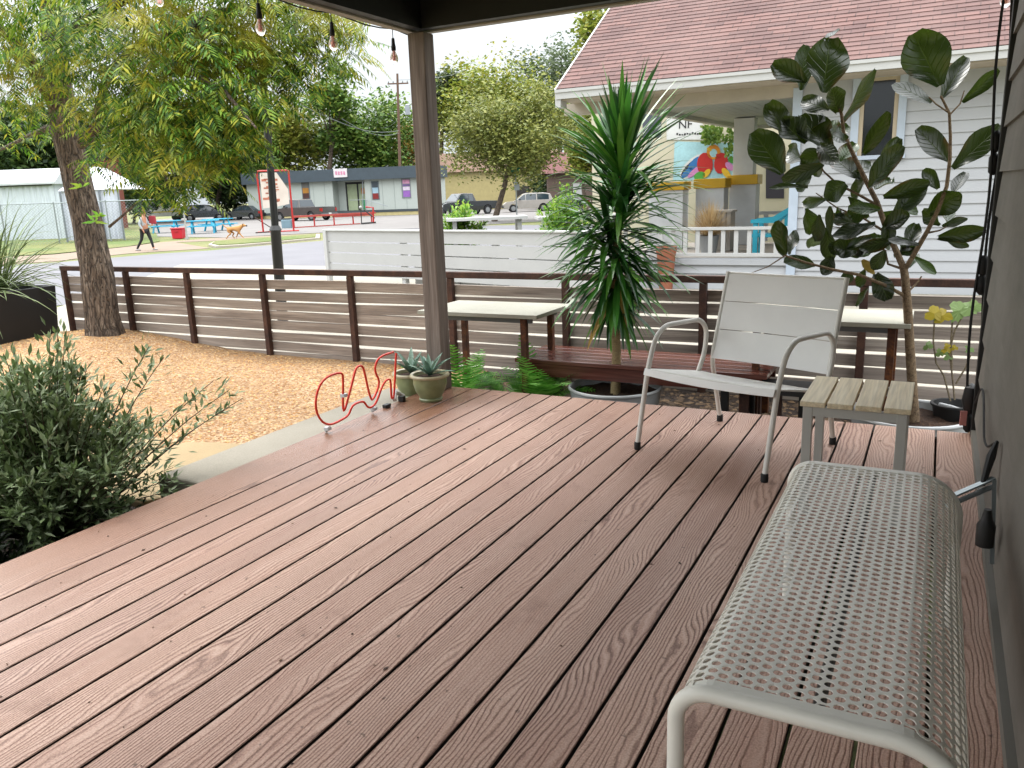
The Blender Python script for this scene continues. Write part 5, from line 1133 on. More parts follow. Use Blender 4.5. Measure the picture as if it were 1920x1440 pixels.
# camper van: boxy white body
def van():
    p = PZ(305, 414, G1); t = thing('camper_van', p, 'white camper van half hidden behind the trees left of the blue hatchback', 'van', rz=YAW+.15, group='vehicles parked across the street')
    m = MB(); m.prism([(-2.2,.5),(-2.25,2.3),(-2.05,2.55),(1.4,2.6),(1.9,2.2),(2.5,1.5),(2.6,.9),(2.55,.5)], -.95, .95, 'y'); m.build('body', plain('van_white', 'BDBDBA', .4), t, local=True, bevel=.05)
    [MB().box((x, -.955, 1.75), (w_, .01, .75)).build('side_window', M_cglass, t, local=True) for x, w_ in ((-.3, .55), (.75, .6), (1.55, .5))]
    for x in (-1.4, 1.6):
        for s in (-1, 1):
            m = MB(); n = 16; m.add([(x+.36*math.cos(2*PI*i/n), s*.80+o, .36+.36*math.sin(2*PI*i/n)) for o in (-.12, .12) for i in range(n)], [(i, (i+1) % n, n+(i+1) % n, n+i) for i in range(n)]+[tuple(range(n)), tuple(range(n, 2*n))]); m.build('wheel', M_tyre, t, local=True)
    m = MB(); m.box((.1, -.96, 1.0), (4.2, .01, .12)); m.build('stripe', plain('van_stripe', 'b9a93a', .5), t, local=True)
van()
# ------------------------------------------------------------------ the grey trailer shop
def trailer():
    A = PF(468, 400, 84); B = PF(812, 400, 79); u = B-A; L = u.length; ang = math.atan2(u.y, u.x); t = thing('trailer_shop', (A.x, A.y, G1), 'long pale grey trailer shop with a dark slate fascia and glass doors', 'building', rz=ang)
    W = lambda px, py: (PW(px, py, A, B)[0], PW(px, py, A, B)[1]-G1)
    ztop = W(640, 317)[1]; zf = W(640, 339)[1]; zb = W(720, 393)[1]
    dx0, dx1 = W(624, 360)[0], W(684, 360)[0]; M_w = plain('trailer_wall', 'A7AEA8', .7, var=.06, stretch=(6, 1, 1)); M_sl = plain('slate_fascia', '3c474f', .7, var=.15)
    m = MB(); m.box((dx0/2, 2, (zf+zb)/2), (dx0, 4, zf-zb)); m.box(((dx1+L)/2, 2, (zf+zb)/2), (L-dx1, 4, zf-zb)); m.box(((dx0+dx1)/2, 2.6, (zf+zb)/2), (dx1-dx0, 2.8, zf-zb)); m.build('wall', M_w, t, local=True)
    x = 0; M_bat = plain('trailer_batten', '98a09b', .7)
    while x < L:
        if not dx0-.05 < x < dx1+.05: MB().box((x, -.012, (zf+zb)/2), (.05, .02, zf-zb)).build('batten', M_bat, t, local=True)
        x += 1.22
    m = MB(); m.box((L/2, 1.8, (ztop+zf)/2), (L+.5, 4.6, ztop-zf)); m.build('fascia', M_sl, t, local=True)
    m = MB(); m.box((L/2, 1.95, zb-.12), (L, 3.9, .22)); m.build('base_trim', plain('dark_base', '3d4447', .7), t, local=True)
    m = MB(); m.box((L/2, 1.97, (zb-.24)/2), (L, 3.85, zb-.24)); m.build('skirting', plain('yellow_skirting', 'B5A878', .8), t, local=True)
    d = MB(); xa, xb = W(640, 360)[0], W(683, 360)[0]; zt_ = W(660, 343)[1]
    for x in (xa, (xa+xb)/2, xb): d.box((x, 1.19, (zb+zt_)/2), (.16, .06, zt_-zb))
    d.box(((xa+xb)/2, 1.19, zt_), (xb-xa+.16, .06, .2)); dd = d.build('door', plain('black_door_frame', '16181a', .5), t, local=True)
    g = MB(); g.box(((xa+xb)/2, 1.2, (zb+zt_)/2), (xb-xa, .02, zt_-zb)); g.build('pane', plain('pale_door_posters', 'A3B08e', .3, var=.3, scale=1.2), dd, local=True)
    pm_ = MB(); x, z = W(672, 358); pm_.box((x, 1.15, z), (.45, .01, .55)); pm_.build('poster', plain('orange_poster', 'b5753c', .6), dd, local=True)
    pm_ = MB(); x, z = W(676, 384); pm_.box((x, 1.15, z), (.7, .01, .9)); pm_.build('poster', plain('green_poster', '3f9a63', .6), dd, local=True)
    for nm, p0, p1, cols in (('window', (566,343), (581,372), ('6b6a66','a6742f','4a2f2b')), ('window', (697,341), (711,373), ('39424a','8fa9b8','7a2224'))):
        (xa, za), (xb, zb_) = W(*p0), W(*p1); m = MB(); m.box(((xa+xb)/2, -.02, (za+zb_)/2), (xb-xa+.12, .05, za-zb_+.12)); w_ = m.build(nm, plain('window_frame_dark', '5a646a', .6), t, local=True)
        hgt = za-zb_
        for k, c in enumerate(cols):
            m = MB(); m.box(((xa+xb)/2, -.05, za-hgt*(.5+k)/3), (xb-xa-.06, .012, hgt/3-.01)); m.build('pane', plain('window_poster', c, .4, var=.3, scale=2), w_, local=True)
    (xa, za), (xb, zb_) = W(752, 335), W(771, 371); m = MB(); m.box(((xa+xb)/2, -.03, (za+zb_)/2), (xb-xa, .04, za-zb_)); ps = m.build('notice_board', plain('grey_board', '6e7478', .6), t, local=True)
    H_ = za-zb_
    for f0, f1, c in ((.06,.26,'c98fae'),(.30,.38,'6a4a86'),(.42,.60,'cdbfd0'),(.62,.94,'8a5aa8')):
        m = MB(); m.box(((xa+xb)/2+.05, -.055, za-H_*(f0+f1)/2), ((xb-xa)*.78, .01, H_*(f1-f0))); m.build('notice', plain('notice_paint', c, .6, var=.3, scale=4), ps, local=True)
    (xa, za), (xb, zb_) = W(630, 317), W(656, 332); m = MB(); m.box(((xa+xb)/2, -.56, (za+zb_)/2), (xb-xa, .08, za-zb_)); sg = m.build('sign_board', plain('white_sign_panel', 'CBC6C8', .5), t, local=True)
    m = MB(); M_pk = plain('pink_sign_paint', 'C67f9c', .5)
    for k in range(4): m.box((xa+(xb-xa)*(.2+.2*k), -.61, (za+zb_)/2+U(-.03,.03)), ((xb-xa)*.13, .01, (za-zb_)*.4))
    m.build('sign_strokes', M_pk, sg, local=True)
    m = MB(); x0 = W(685, 370)[0]
    for k in range(2): m.tube([(x0+.1+k*.5, -.3-.9*k, zb), (x0+.1+k*.5, -.3-.9*k, zb+1.0)], .03, 6)
    m.tube([(x0-1.5, -.3, zb+1.0), (x0+.1, -.3, zb+1.0), (x0+2.8, -1.3, .9)], .03, 6); m.tube([(x0-.1, -.1, zf), (x0-.3, -.1, zb)], .05, 6); m.build('handrail', plain('grey_rail', '8a9094', .5), t, local=True)
trailer()
# ------------------------------------------------------------------ red frame sign, ramp rail, cart, bin, tables
M_redp = plain('red_paint', 'A81f1c', .45, var=.1)
def redframe():
    A = PZ(494, 437, G1); B = PZ(550, 432, G1); B = A+(B-A).normalized()*min((B-A).length, 2.2); B = PF(551, 434, (A-EY).dot(FWD)+.4); B.z = G1
    u = B-A; L = u.length; t = thing('upright_sign', A, 'tall red tube frame standing upright with a pale poster hung in it', 'sign', rz=math.atan2(u.y, u.x))
    H_ = PW(483, 321, A, B)[1]-G1
    m = MB(); m.tube(fillet([(.0, 0, .06), (-.02, 0, H_), (L+.02, 0, H_), (L, 0, .06)], .12, 4), .05, 8); m.tube([(-.3, 0, .05), (L+.3, 0, .05)], .05, 8); m.build('frame', M_redp, t, local=True, smooth=True)
    m = MB(); m.prism([(.12, H_*.40), (.12, H_-.1), (L*.62, H_-.1), (L-.1, H_*.70), (L-.1, H_*.46), (L*.5, H_*.42)], -.012, .012, 'y'); po = m.build('poster', plain('pale_poster', 'C9BDB2', .6, var=.12, scale=1.5), t, local=True)
    m = MB()
    for k in range(26): m.box((U(.25, L*.62), -.02, U(H_*.48, H_*.88)), (U(.1,.4), .006, U(.05,.14)))
    m.build('print_strokes', plain('rust_print', 'A8664f', .6, var=.3), po, local=True)
    m = MB(); m.beam((-.4, -.4, .05), (L*.55, .3, .08), .06, .06); m.beam((-.4, .1, .9), (.7, -.2, .1), .05, .05); m.build('brace', plain('dark_brace', '3b2722', .6), t, local=True)
redframe()
def ramp():
    A = PZ(552, 428, G1); B = PZ(704, 419, G1); B = PF(704, 419, (A-EY).dot(FWD)+4); B.z = G1; u = B-A; L = u.length
    t = thing('ramp_rail', A, 'long low red metal railing running in front of the grey pickup', 'railing', rz=math.atan2(u.y, u.x)); zt = PW(600, 404, A, B)[1]-G1
    m = MB(); m.box((L/2, 0, zt), (L, .25, .12)); m.box((L*.72, 0, zt-.1), (L*.5, .2, .14)); m.box((L*.4, 0, .05), (L*.8, .1, .06)); m.build('beam', plain('faded_red', 'A3433a', .5, var=.15), t, local=True)
    for k in range(5):
        m = MB(); m.box((L*k/4.2, 0, zt/2), (.07, .07, zt)); m.build('post', M_redp, t, local=True)
    p = PZ(688, 421, G1); c = thing('hand_cart', p, 'small black and red wheeled cart frame at the end of the red railing', 'cart', rz=YAW)
    s = .036*1.0
    m = MB(); m.tube([(-.35, 0, .1), (-.33, 0, 1.1)], .035, 6); m.tube([(-.4, 0, .08), (.6, .1, .12)], .06, 6); m.tube([(-.1, 0, .95), (.55, 0, .4)], .05, 6); m.build('frame', M_dark, c, local=True)
    m = MB(); m.tube([(.45, 0, .15), (.5, 0, 1.1), (.0, 0, 1.15)], .06, 6); m.build('rail', M_redp, c, local=True)
    m = MB(); m.ball((-.35, 0, 1.15), .1, 8); m.build('knob', M_white, c, local=True)
    p = PZ(540, 428, G1); b = thing('grey_crate', p, 'blue grey crate standing inside the red frame', 'crate', rz=YAW); m = MB(); m.prism([(-.3, 0), (.3, 0), (.33, .55), (-.33, .55)], -.35, .35, 'y'); m.build('body', plain('blue_grey', '6f8792', .6), b, local=True, bevel=.03); m = MB(); m.box((0, 0, .6), (.5, .5, .1)); m.build('lid', M_dark, b, local=True, bevel=.02)
ramp()
def picnic(px, py, label, rz):
    p = PZ(px, py, G1); t = thing('picnic_table', p, label, 'picnic table', rz=YAW+rz, group='blue picnic tables across the street'); M = plain('turquoise_paint', '2F9DBD', .5, var=.12)
    m = MB(); [m.box((0, -.30+.2*k, .76), (1.8, .185, .05)) for k in range(4)]; m.build('tabletop', M, t, local=True)
    for s in (-1, 1):
        m = MB(); m.box((0, s*.75, .45), (1.8, .27, .05)); m.build('seat', M, t, local=True)
        m = MB(); m.beam((s*.62, -.18, .75), (s*.62, -.6, 0), .06, .1, (1,0,0)); m.beam((s*.62, .18, .75), (s*.62, .6, 0), .06, .1, (1,0,0)); m.box((s*.62, 0, .41), (.05, 1.6, .09)); m.build('leg', M, t, local=True)
picnic(312, 437, 'blue picnic table left of the red bin, behind the walking person', .1)
picnic(383, 438, 'blue picnic table between the red bin and the dog', .25)
picnic(410, 433, 'blue picnic table standing farthest right, behind the dog', .9)
p = PZ(336, 448, G1); t = thing('red_bin', p, 'bright red square bin standing in front of the blue picnic tables', 'bin', rz=YAW)
m = MB(); m.prism([(-.25, .02), (.25, .02), (.29, .5), (-.29, .5)], -.26, .26, 'y'); m.build('body', plain('bright_red', 'B5162a', .45), t, local=True, bevel=.03); m = MB(); m.box((0, 0, .54), (.62, .58, .07)); m.box((0, -.3, .4), (.2, .03, .05)); m.build('lid', plain('bright_red_lid', 'A81426', .45), t, local=True, bevel=.02)
p = PZ(351, 449, G1); t = thing('sign_post', p, 'thin grey pole standing right beside the red bin', 'pole'); m = MB(); m.tube([(0,0,0), (0,0,1.5)], .04, 8); m.box((0, 0, .05), (.16, .16, .1)); m.build('pole', plain('grey_pole', '9a9d9a', .5), t, local=True)
# ------------------------------------------------------------------ person walking and dog
def person():
    g = PZ(276, 470, G1); t = thing('person', g, 'person in a pale grey hoodie and black leggings walking along the far sidewalk', 'person', rz=YAW); s = .905
    V = lambda x, y, z: (x*s, y*s, z*s)
    # walking towards the right, seen from behind the side; x right, y away
    J = [(V(0,0,.95),.13*s), (V(.01,0,1.15),.125*s), (V(.03,0,1.36),.14*s), (V(.045,0,1.50),.055*s), (V(.06,-.0,1.60),.085*s), (V(.075,0,1.70),.075*s),
         (V(-.08,-.06,.86),.095*s), (V(-.14,-.07,.50),.062*s), (V(-.36,-.07,.16),.045*s), (V(-.40,-.07,.07),.038*s), (V(-.30,-.07,.035),.036*s),
         (V(.09,.06,.86),.095*s), (V(.20,.07,.48),.062*s), (V(.27,.07,.10),.045*s), (V(.38,.07,.04),.036*s),
         (V(-.0,-.17,1.40),.055*s), (V(-.10,-.22,1.14),.042*s), (V(.03,-.24,.93),.033*s), (V(.07,-.24,.86),.03*s),
         (V(.03,.17,1.40),.055*s), (V(.12,.22,1.14),.042*s), (V(.28,.2,1.10),.033*s), (V(.35,.19,1.10),.03*s)]
    E = [(0,1),(1,2),(2,3),(3,4),(4,5),(0,6),(6,7),(7,8),(8,9),(9,10),(0,11),(11,12),(12,13),(13,14),(2,15),(15,16),(16,17),(17,18),(2,19),(19,20),(20,21),(21,22)]
    for base, dx, dz in ((18, .02, -1), (22, .8, -.3)):
        b = J[base][0]
        for k in range(5):
            f = (k-2)*.018; L = (.055,.075,.085,.078,.06)[k]
            J.append(((b[0]+dx*.03+.0*f, b[1]+f, b[2]+dz*.03), .011)); J.append(((b[0]+dx*L+.012, b[1]+f*1.3, b[2]+dz*L), .008)); n = len(J); E += [(base, n-2), (n-2, n-1)]
    skin('body', J, E, plain('skin', 'A8755a', .6), t, sub=1)
    cl = lambda idx, k: ([(J[i][0], J[i][1]*k) for i in idx])
    jk = [0,1,2,15,16,17,19,20,21]; mp_ = {a: i for i, a in enumerate(jk)}; ed = [(mp_[a], mp_[b]) for a, b in E if a in mp_ and b in mp_]
    skin('hoodie', [(J[i][0], J[i][1]*1.22) for i in jk], ed, plain('pale_grey_fleece', '9FA6AA', .9), t, sub=1)
    lg = [0,6,7,8,9,11,12,13]; mp_ = {a: i for i, a in enumerate(lg)}; ed = [(mp_[a], mp_[b]) for a, b in E if a in mp_ and b in mp_]
    skin('leggings', [(J[i][0], J[i][1]*1.12) for i in lg], ed, plain('black_leggings', '15171c', .8), t, sub=1)
    m = MB(); m.ball(V(.055,0,1.67), .098*s, 12, sq=(1.05,.95,1.1)); m.ball(V(-.03,0,1.60), .05*s, 8); m.build('hair', plain('auburn_hair', '6b3c28', .7), t, local=True, smooth=True)
    m = MB(); m.ball(V(.142,-.03,1.655), .012*s, 6); m.ball(V(.142,.03,1.655), .012*s, 6); m.build('eye', M_dark, t, local=True)
    m = MB(); m.ball(V(.155,0,1.63), .018*s, 6, sq=(1.2,.7,1.2)); m.build('nose', plain('skin', 'A8755a', .6), t, local=True)
    for c in (V(-.36,-.07,.05), V(.33,.07,.045)):
        m = MB(); m.ball(c, .13*s, 10, sq=(1, .42, .40)); m.build('shoe', plain('pale_shoe', '9b9590', .7), t, local=True, smooth=True)
    b = thing('shoulder_bag', (g.x, g.y, g.z+1.0), 'dark red bag carried at the far side of the walking person', 'bag', rz=YAW); m = MB(); m.prism([(-.14,-.02),(.14,-.02),(.12,.30),(-.12,.30)], -.06, .06, 'y'); o = m.build('body', plain('dark_red_bag', '8c2530', .7), b, local=True, bevel=.02); o.location = (.26, .27, .05)
    m = MB(); m.tube([(.17,.27,.34), (.05,.15,.48), (.26,.27,.34)], .015, 6); m.build('strap', M_dark, b, local=True)
person()
def dog():
    g = PZ(443, 448, G1); t = thing('dog', g, 'tan dog running along the grass strip beyond the road', 'dog', rz=YAW)
    J = [((-.28,0,.50),.12), ((-.05,0,.50),.105), ((.16,0,.49),.145), ((.30,0,.58),.09), ((.42,0,.66),.085), ((.50,0,.63),.05), ((.56,0,.615),.035),
         ((-.32,-.08,.38),.075), ((-.20,-.09,.27),.045), ((-.36,-.09,.16),.028), ((-.46,-.09,.03),.026), ((-.30,.08,.38),.075), ((-.10,.09,.28),.045), ((-.20,.09,.16),.028), ((-.10,.09,.03),.026),
         ((.18,-.09,.36),.06), ((.26,-.09,.20),.032), ((.40,-.09,.05),.026), ((.16,.09,.36),.06), ((.06,.09,.22),.032), ((-.02,.09,.06),.026),
         ((-.42,0,.56),.03), ((-.54,0,.66),.022), ((-.60,0,.76),.014)]
    E = [(0,1),(1,2),(2,3),(3,4),(4,5),(5,6),(0,7),(7,8),(8,9),(9,10),(0,11),(11,12),(12,13),(13,14),(2,15),(15,16),(16,17),(2,18),(18,19),(19,20),(0,21),(21,22),(22,23)]
    skin('body', J, E, plain('tan_fur', 'A97a48', .9, var=.25, scale=4), t, sub=1)
    m = MB()
    for s in (-.06, .06): m.add([(.39, s, .72), (.44, s, .73), (.40, s*1.7, .62)], [(0,1,2)])
    o = m.build('ear', plain('dark_ear', '4a3324', .9), t, local=True); o.modifiers.new('thick', 'SOLIDIFY').thickness = .015
    m = MB(); m.ball((.57,0,.62), .04, 8, sq=(1.3,1,1)); m.build('muzzle', plain('dark_muzzle', '2d211a', .8), t, local=True, smooth=True)
dog()
# ------------------------------------------------------------------ corrugated shed, white canopy, chain link fence
def shed():
    A = PF(-260, 420, 49); B = PF(120, 420, 49); A.z = B.z = G1; u = B-A; L = u.length; t = thing('metal_shed', A, 'long shed of pale corrugated sheet behind the leaning tree', 'shed', rz=math.atan2(u.y, u.x))
    z1 = PW(50, 345, A, B)[1]-G1; z2 = PW(50, 316, A, B)[1]-G1; xr = L-.3
    m = MB(); n = int(xr/.09); vs = []
    for i in range(n+1):
        x = xr*i/n; y = .05*math.sin(i*PI/2)
        vs += [(x, y, 0), (x, y, z1)]
    m.add(vs, [(2*i, 2*i+2, 2*i+3, 2*i+1) for i in range(n)]); m.box((xr/2, .7, z1/2), (xr, 1.2, z1-.02)); m.build('wall', plain('galvanised_sheet', 'C4CCD2', .5, .0, var=.2, stretch=(6, 1, .4)), t, local=True)
    m = MB(); m.prism([(-.3, z1-.05), (-.3, z1+.06), (.9, z2), (1.5, z1+.1), (1.5, z1-.05)], 0, L, 'x'); m.build('roof', plain('white_sheet_roof', 'B5BABC', .5, var=.12), t, local=True)
    m = MB(); m.box((xr/2, -.12, z1-.07), (xr, .1, .12)); m.build('eave', plain('dark_eave', '3d3f3e', .6), t, local=True)
    A = PF(40, 330, 62); b = thing('brown_building', (A.x, A.y, G1), 'rust brown building rising behind the corrugated shed', 'building', rz=YAW); q = PF(80, 292, 62).z-G1
    m = MB(); m.box((1.9, 4, q/2), (3.6, 8, q)); m.build('wall', plain('rust_brown_wall', '6b3526', .8, var=.3, stretch=(3, 1, 1)), b, local=True); m = MB(); m.box((1.9, 4, q+.1), (3.9, 8.4, .2)); m.build('roof', M_dark, b, local=True)
shed()
def canopy():
    c = PF(205, 430, 45); t = thing('white_canopy', (c.x, c.y, G1), 'white pitched canopy tent with side walls behind the tree trunk', 'tent', rz=YAW)
    k = 45/1557; hx_ = 52*k; z1 = PF(205, 356, 45).z-G1; z2 = PF(205, 312, 45).z-G1
    m = MB(); m.add([(-hx_-.1,-1.6,z1),(hx_+.1,-1.6,z1),(hx_+.1,1.6,z1),(-hx_-.1,1.6,z1),(-hx_*.35,0,z2),(hx_*.1,0,z2)], [(0,1,5,4),(1,2,5),(2,3,4,5),(3,0,4)]); m.build('roof', plain('white_canvas', 'C9C9D2', .8, var=.06), t, local=True)
    m = MB(); n = 40; vs = []
    for i in range(n+1):
        x = -hx_+2*hx_*i/n; vs += [(x, -1.5+.06*math.sin(i*1.7), .1), (x, -1.5+.02*math.sin(i*1.7), z1-.02)]
    m.add(vs, [(2*i, 2*i+2, 2*i+3, 2*i+1) for i in range(n)]); o = m.build('side_wall', plain('white_canvas_wall', 'C3C7D2', .8, var=.1), t, local=True); o.modifiers.new('thick', 'SOLIDIFY').thickness = .02
    for x in (-hx_, hx_*.35, hx_):
        m = MB(); m.tube([(x, -1.62, 0), (x, -1.62, z1)], .05, 6); m.build('pole', plain('grey_tent_pole', '70767c', .5), t, local=True)
canopy()
def chainlink():
    A = PF(-200, 440, 40); B = PF(296, 430, 43); A.z = B.z = G1; u = B-A; L = u.length; t = thing('chain_link_fence', A, 'thin chain link fence with steel pipes in front of the shed', 'fence', rz=math.atan2(u.y, u.x)); z1 = PW(60, 382, A, B)[1]-G1
    M = plain('fence_steel', '8b9294', .4, .5); m = MB(); m.tube([(0,0,z1), (L,0,z1)], .03, 6); m.build('top_pipe', M, t, local=True)
    k = 0
    while k*2.4 < L:
        m = MB(); m.tube([(k*2.4,0,0), (k*2.4,0,z1+.05)], .035, 6); m.build('post', M, t, local=True); k += 1
    m = MB(); s = .16; i = -int(z1/s)
    for i in range(-int(z1/s), int(L/s)):
        a, b_ = i*s, i*s+z1
        m.beam((max(a,0), .01, max(0,-a)), (min(b_,L), .01, z1-max(0, b_-L)), .007, .007); m.beam((max(a,0), -.01, z1-max(0,-a)), (min(b_,L), -.01, max(0, b_-L)), .007, .007)
    m.build('mesh', M, t, local=True, fixn=False)
chainlink()
# ------------------------------------------------------------------ utility pole, wires, street sign, far buildings
M_pole = woodmat('utility_pole_wood', hx('4b372b'), hx('6a5040'), hx('806454'), 2)
c = PF(752, 400, 82); top = PF(745, 138, 82); t = thing('utility_pole', (c.x, c.y, G1), 'tall wooden utility pole with crossarm rising behind the trailer', 'utility pole')
m = MB(); m.tube([(c.x, c.y, G1), (top.x, top.y, top.z)], [.17, .11], 10); m.build('pole', M_pole, t, smooth=True)
m = MB(); m.beam(top-RGT*1.0+Vector((0,0,-.9)), top+RGT*1.0+Vector((0,0,-.9)), .12, .12); m.build('crossarm', M_pole, t)
m = MB()
for k in (-.9, -.45, .45, .9): m.lathe([(.05, 0), (.07, .1), (.03, .2)], top+RGT*k+Vector((0,0,-.84)), 8)
m.build('insulator', plain('insulator_grey', '777a7c', .4), t); m = MB(); m.lathe([(.22, -.5), (.24, 0), (.22, .4), (.05, .5)], PF(764, 205, 81.6), 12); m.build('transformer', plain('transformer_grey', '8b9197', .5), t, smooth=True)
w_ = thing('overhead_wires', (c.x, c.y, 3), 'thin overhead cables strung from the utility pole across the trees', 'cable')
for a, b_ in ((PF(748, 245, 81.5), PF(560, 195, 40)), (PF(748, 250, 81.5), PF(640, 222, 60)), (PF(744, 150, 81.8), PF(900, 120, 120)), (PF(746, 225, 81.8), PF(700, 232, 100))):
    m = MB(); m.tube([a.lerp(b_, i/10)+Vector((0,0,-.6*math.sin(PI*i/10))) for i in range(11)], .022, 5, False); m.build('wire', plain('cable_grey', '5f6768', .5), w_)
p = PF(969, 398, 52); q = PF(969, 318, 52); t = thing('street_sign', (p.x, p.y, G1), 'green street name sign on a thin pole beside the bushy tree', 'street sign', rz=YAW)
m = MB(); m.tube([(0,0,0), (0,0,q.z-G1+.2)], .04, 8); m.build('pole', plain('sign_pole', '8d9396', .4, .4), t, local=True)
m = MB(); m.box((0, -.05, q.z-G1), (.55, .02, .28)); m.box((0, -.02, q.z-G1-.3), (.02, .55, .26)); m.build('sign_plate', plain('sign_green', '1f7f63', .5), t, local=True)
m = MB(); m.box((.05, -.05, q.z-G1-1.0), (.34, .02, .5)); m.build('lower_plate', plain('sign_back', '98a0a8', .4, .3), t, local=True)
a = PF(878, 330, 92); t = thing('yellow_building', (a.x, a.y, G1), 'dull yellow building behind the bushy tree and black pickup', 'building', rz=YAW); z = PF(878, 322, 92).z-G1
m = MB(); m.box((2.5, 4, z/2), (15, 8, z)); m.build('wall', plain('dull_yellow_wall', 'A6996A', .8), t, local=True); m = MB(); m.prism([(-.5, z), (4, z+2.2), (8.5, z)], -5.5, 10.5, 'x'); m.build('roof', plain('brown_roof', '6b5244', .9), t, local=True)
m = MB(); m.box((-3.2, -.02, 1.5), (1.2, .04, 2.2)); m.box((6, -.02, 1.8), (1.4, .04, 1.2)); m.build('opening', plain('dark_opening', '2b2622', .7), t, local=True)
a = PF(1075, 330, 80); t = thing('brown_house', (a.x, a.y, G1), 'small dark house with a maroon roof showing past the dracaena', 'house', rz=YAW); z = PF(1075, 322, 80).z-G1
m = MB(); m.box((2, 4, z/2), (9, 8, z)); m.build('wall', plain('brown_wall', '5a4a42', .8), t, local=True); m = MB(); m.prism([(-.6, z-.1), (4, z+2.0), (8.6, z-.1)], -3, 7, 'x'); m.build('roof', plain('maroon_roof', '5c3434', .9), t, local=True); m = MB(); m.box((.5, -.03, z*.5), (1.1, .06, 1.3)); m.build('window', M_white, t, local=True)
# ------------------------------------------------------------------ background trees
def tree(px, pyb, pyt, F, wpx, mats, label, trunk=None, nl=5200, leaf=.26, crown0=.30, lumps=34, cat='tree', name='tree', seed=0, flat=1.0, gap=1.0, drop=0):
    rs = random.Random(seed+int(px)); k = F/1557; base = PF(px if trunk is None else trunk, pyb, F); base.z = G1; topz = PF(px, pyt, F).z; cx = PF(px, pyt, F); ctr = Vector((cx.x, cx.y, 0)); Hh = topz-G1; W_ = wpx*k*1.22
    t = thing(name, base, label, cat, group='trees across the street'); z0 = G1+Hh*crown0; rx = W_/2; rz_ = (topz-z0)/2; cc = Vector((ctr.x, ctr.y, z0+rz_))
    m = MB(); cs = []
    for i in range(lumps):
        while True:
            v = Vector((rs.uniform(-1,1), rs.uniform(-1,1), rs.uniform(-1,1)))
            if .25 < v.length <= 1: break
        v = v*(.55+.45*rs.random()); v.z = v.z if v.z > -.6 else v.z*.7; cs.append((cc+Vector((v.x*rx*.92, v.y*rx*.75, v.z*rz_*.93)), rs.uniform(.24,.42)*min(rx, rz_*1.2)*flat*gap))
    lumps_n = len(cs); per = int(nl*2.1)//lumps_n
    for c, r in cs:
        for _ in range(per):
            g = Vector((rs.gauss(0,1), rs.gauss(0,1), rs.gauss(0,.8)));  g = g.normalized()*(rs.random()**.45)*r*1.25; p = c+g
            if drop: p.z -= drop*rs.random()*r
            a, b_ = rs.uniform(0, 6.28), rs.uniform(-1, 1); d_ = Vector((math.cos(a), math.sin(a), b_*.8)); s_ = d_.cross(Vector((rs.uniform(-1,1), rs.uniform(-1,1), 1))).normalized(); L = leaf*rs.uniform(.8, 1.9); d_.normalize()
            m.add([p-d_*L*.5, p+s_*L*.32, p+d_*L*.6, p-s_*L*.32], [(0,1,2,3)])
    m.build('crown', mats, t, fixn=False)
    m = MB(); tr = max(.12, Hh*.018)
    tp_ = cc+Vector((0,0,-rz_*.35)); mid = base.lerp(tp_, .5)+Vector((rs.uniform(-.3,.3), rs.uniform(-.3,.3), 0)); m.tube([base, mid, tp_], [tr*1.3, tr, tr*.6], 9)
    for c, r in cs[:14]: m.tube([tp_.lerp(base, .25*rs.random()), tp_.lerp(c, .5)+Vector((0,0,-.2)), c], [tr*.5, tr*.3, tr*.1], 5)
    m.build('trunk', M_tbark, t, smooth=True)
LG = leafmat('bright_green_leaf', [hx('3d5a24'), hx('54742d'), hx('6f8c38'), hx('8f9e4a')], .6, .25, .12)
LY = leafmat('yellow_green_leaf', [hx('5c6d2b'), hx('778733'), hx('929a3e'), hx('aba44a')], .6, .28, .12, patch=hx('968332'))
LD = leafmat('dark_green_leaf', [hx('22341b'), hx('304724'), hx('455c2d'), hx('5c703a')], .6, .25, .15)
LO = leafmat('olive_tree_leaf', [hx('5a6430'), hx('707a3a'), hx('868a46'), hx('989850')], .6, .3, .2)
LGR = leafmat('grey_green_leaf', [hx('44543a'), hx('596849'), hx('707c5a')], .6, .35, .15)
LR = leafmat('rusty_leaf', [hx('7a5a2c'), hx('9a7a36'), hx('8f8a3e')], .6, .3, .15)
tree(40, 420, 175, 62, 260, LD, 'dark green tree behind the corrugated shed at the far left', nl=5200, leaf=.3, seed=1)
tree(265, 415, 165, 84, 300, LY, 'yellow green tree rising behind the white canopy and camper van', nl=5600, leaf=.34, seed=2, crown0=.15)
tree(405, 410, 185, 90, 260, LG, 'green tree behind the dark blue hatchback', nl=5200, leaf=.34, seed=3, crown0=.12)
tree(520, 405, 168, 96, 200, LY, 'yellow green tree behind the red sign frame and lamp post', nl=5200, leaf=.34, seed=4, crown0=.15)
tree(612, 405, 108, 92, 95, LG, 'slim taller bright green tree behind the left half of the trailer', nl=2600, leaf=.36, seed=5, crown0=.3, lumps=16)
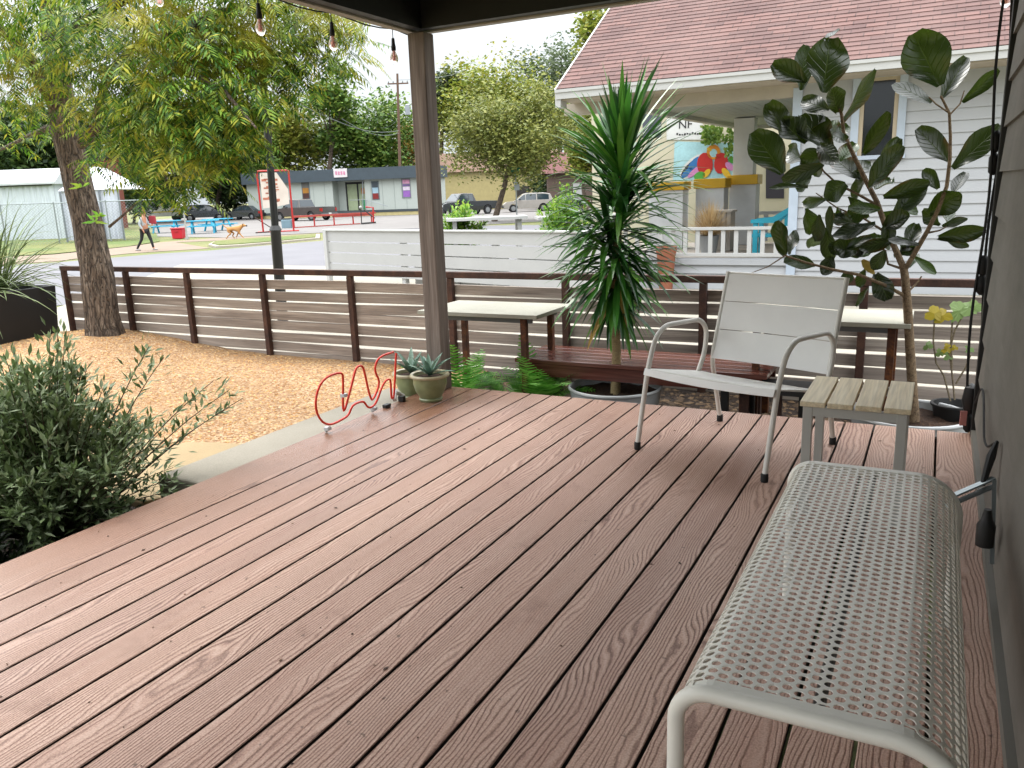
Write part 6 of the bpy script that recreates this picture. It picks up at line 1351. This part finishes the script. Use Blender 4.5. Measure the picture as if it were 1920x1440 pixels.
tree(682, 405, 152, 98, 175, LG, 'large rounded dark green tree behind the trailer doors', nl=6500, leaf=.33, seed=6, crown0=.12, lumps=44)
tree(765, 405, 200, 104, 90, LR, 'small rusty yellow tree behind the utility pole', nl=2800, leaf=.34, seed=7, crown0=.1, lumps=18)
tree(824, 402, 108, 112, 70, LGR, 'thin sparse tree just right of the porch post with sky showing through', nl=1700, leaf=.36, seed=8, crown0=.45, lumps=14, gap=1.1)
tree(900, 402, 86, 112, 190, LY, 'tall yellow olive tree behind the bushy tree', nl=6500, leaf=.36, seed=9, crown0=.25, lumps=44)
tree(1046, 402, 84, 120, 180, LGR, 'tall grey green tree beside the edge of the red roof', nl=4600, leaf=.38, seed=10, crown0=.3, lumps=34)
tree(985, 402, 140, 108, 140, LY, 'yellow tree between the tall olive and the grey green trees', nl=3600, leaf=.34, seed=11, crown0=.3, lumps=28)
tree(955, 400, 142, 52, 262, LO, 'wide soft olive tree with feathery crown over the silver wagon', trunk=926, nl=13000, leaf=.15, seed=12, crown0=.30, lumps=64, drop=.9, gap=.95)
tree(1100, 402, 185, 66, 90, LY, 'yellow green tree under the corner of the red roof', nl=3200, leaf=.24, seed=13, crown0=.2, lumps=22)
tree(1165, 402, -20, 34, 190, LY, 'tree with yellowing leaves rising behind the red shingle roof', nl=4200, leaf=.17, seed=14, crown0=.45, lumps=26, gap=1.0)
tree(1040, 400, 300, 84, 130, LD, 'dark hedge like shrub behind the parked cars right of the street sign', nl=2600, leaf=.25, seed=15, crown0=.02, lumps=22, cat='shrub', name='shrub')
tree(250, 412, 290, 86, 230, LD, 'dark undergrowth behind the camper van', nl=3200, leaf=.28, seed=16, crown0=.02, lumps=26, cat='shrub', name='shrub')
tree(430, 408, 300, 92, 200, LD, 'dark undergrowth behind the dark sedan', nl=3200, leaf=.28, seed=17, crown0=.02, lumps=26, cat='shrub', name='shrub')
tree(840, 402, 310, 96, 120, LD, 'dark shrub between the porch post and the yellow building', nl=1800, leaf=.26, seed=18, crown0=.02, lumps=16, cat='shrub', name='shrub')
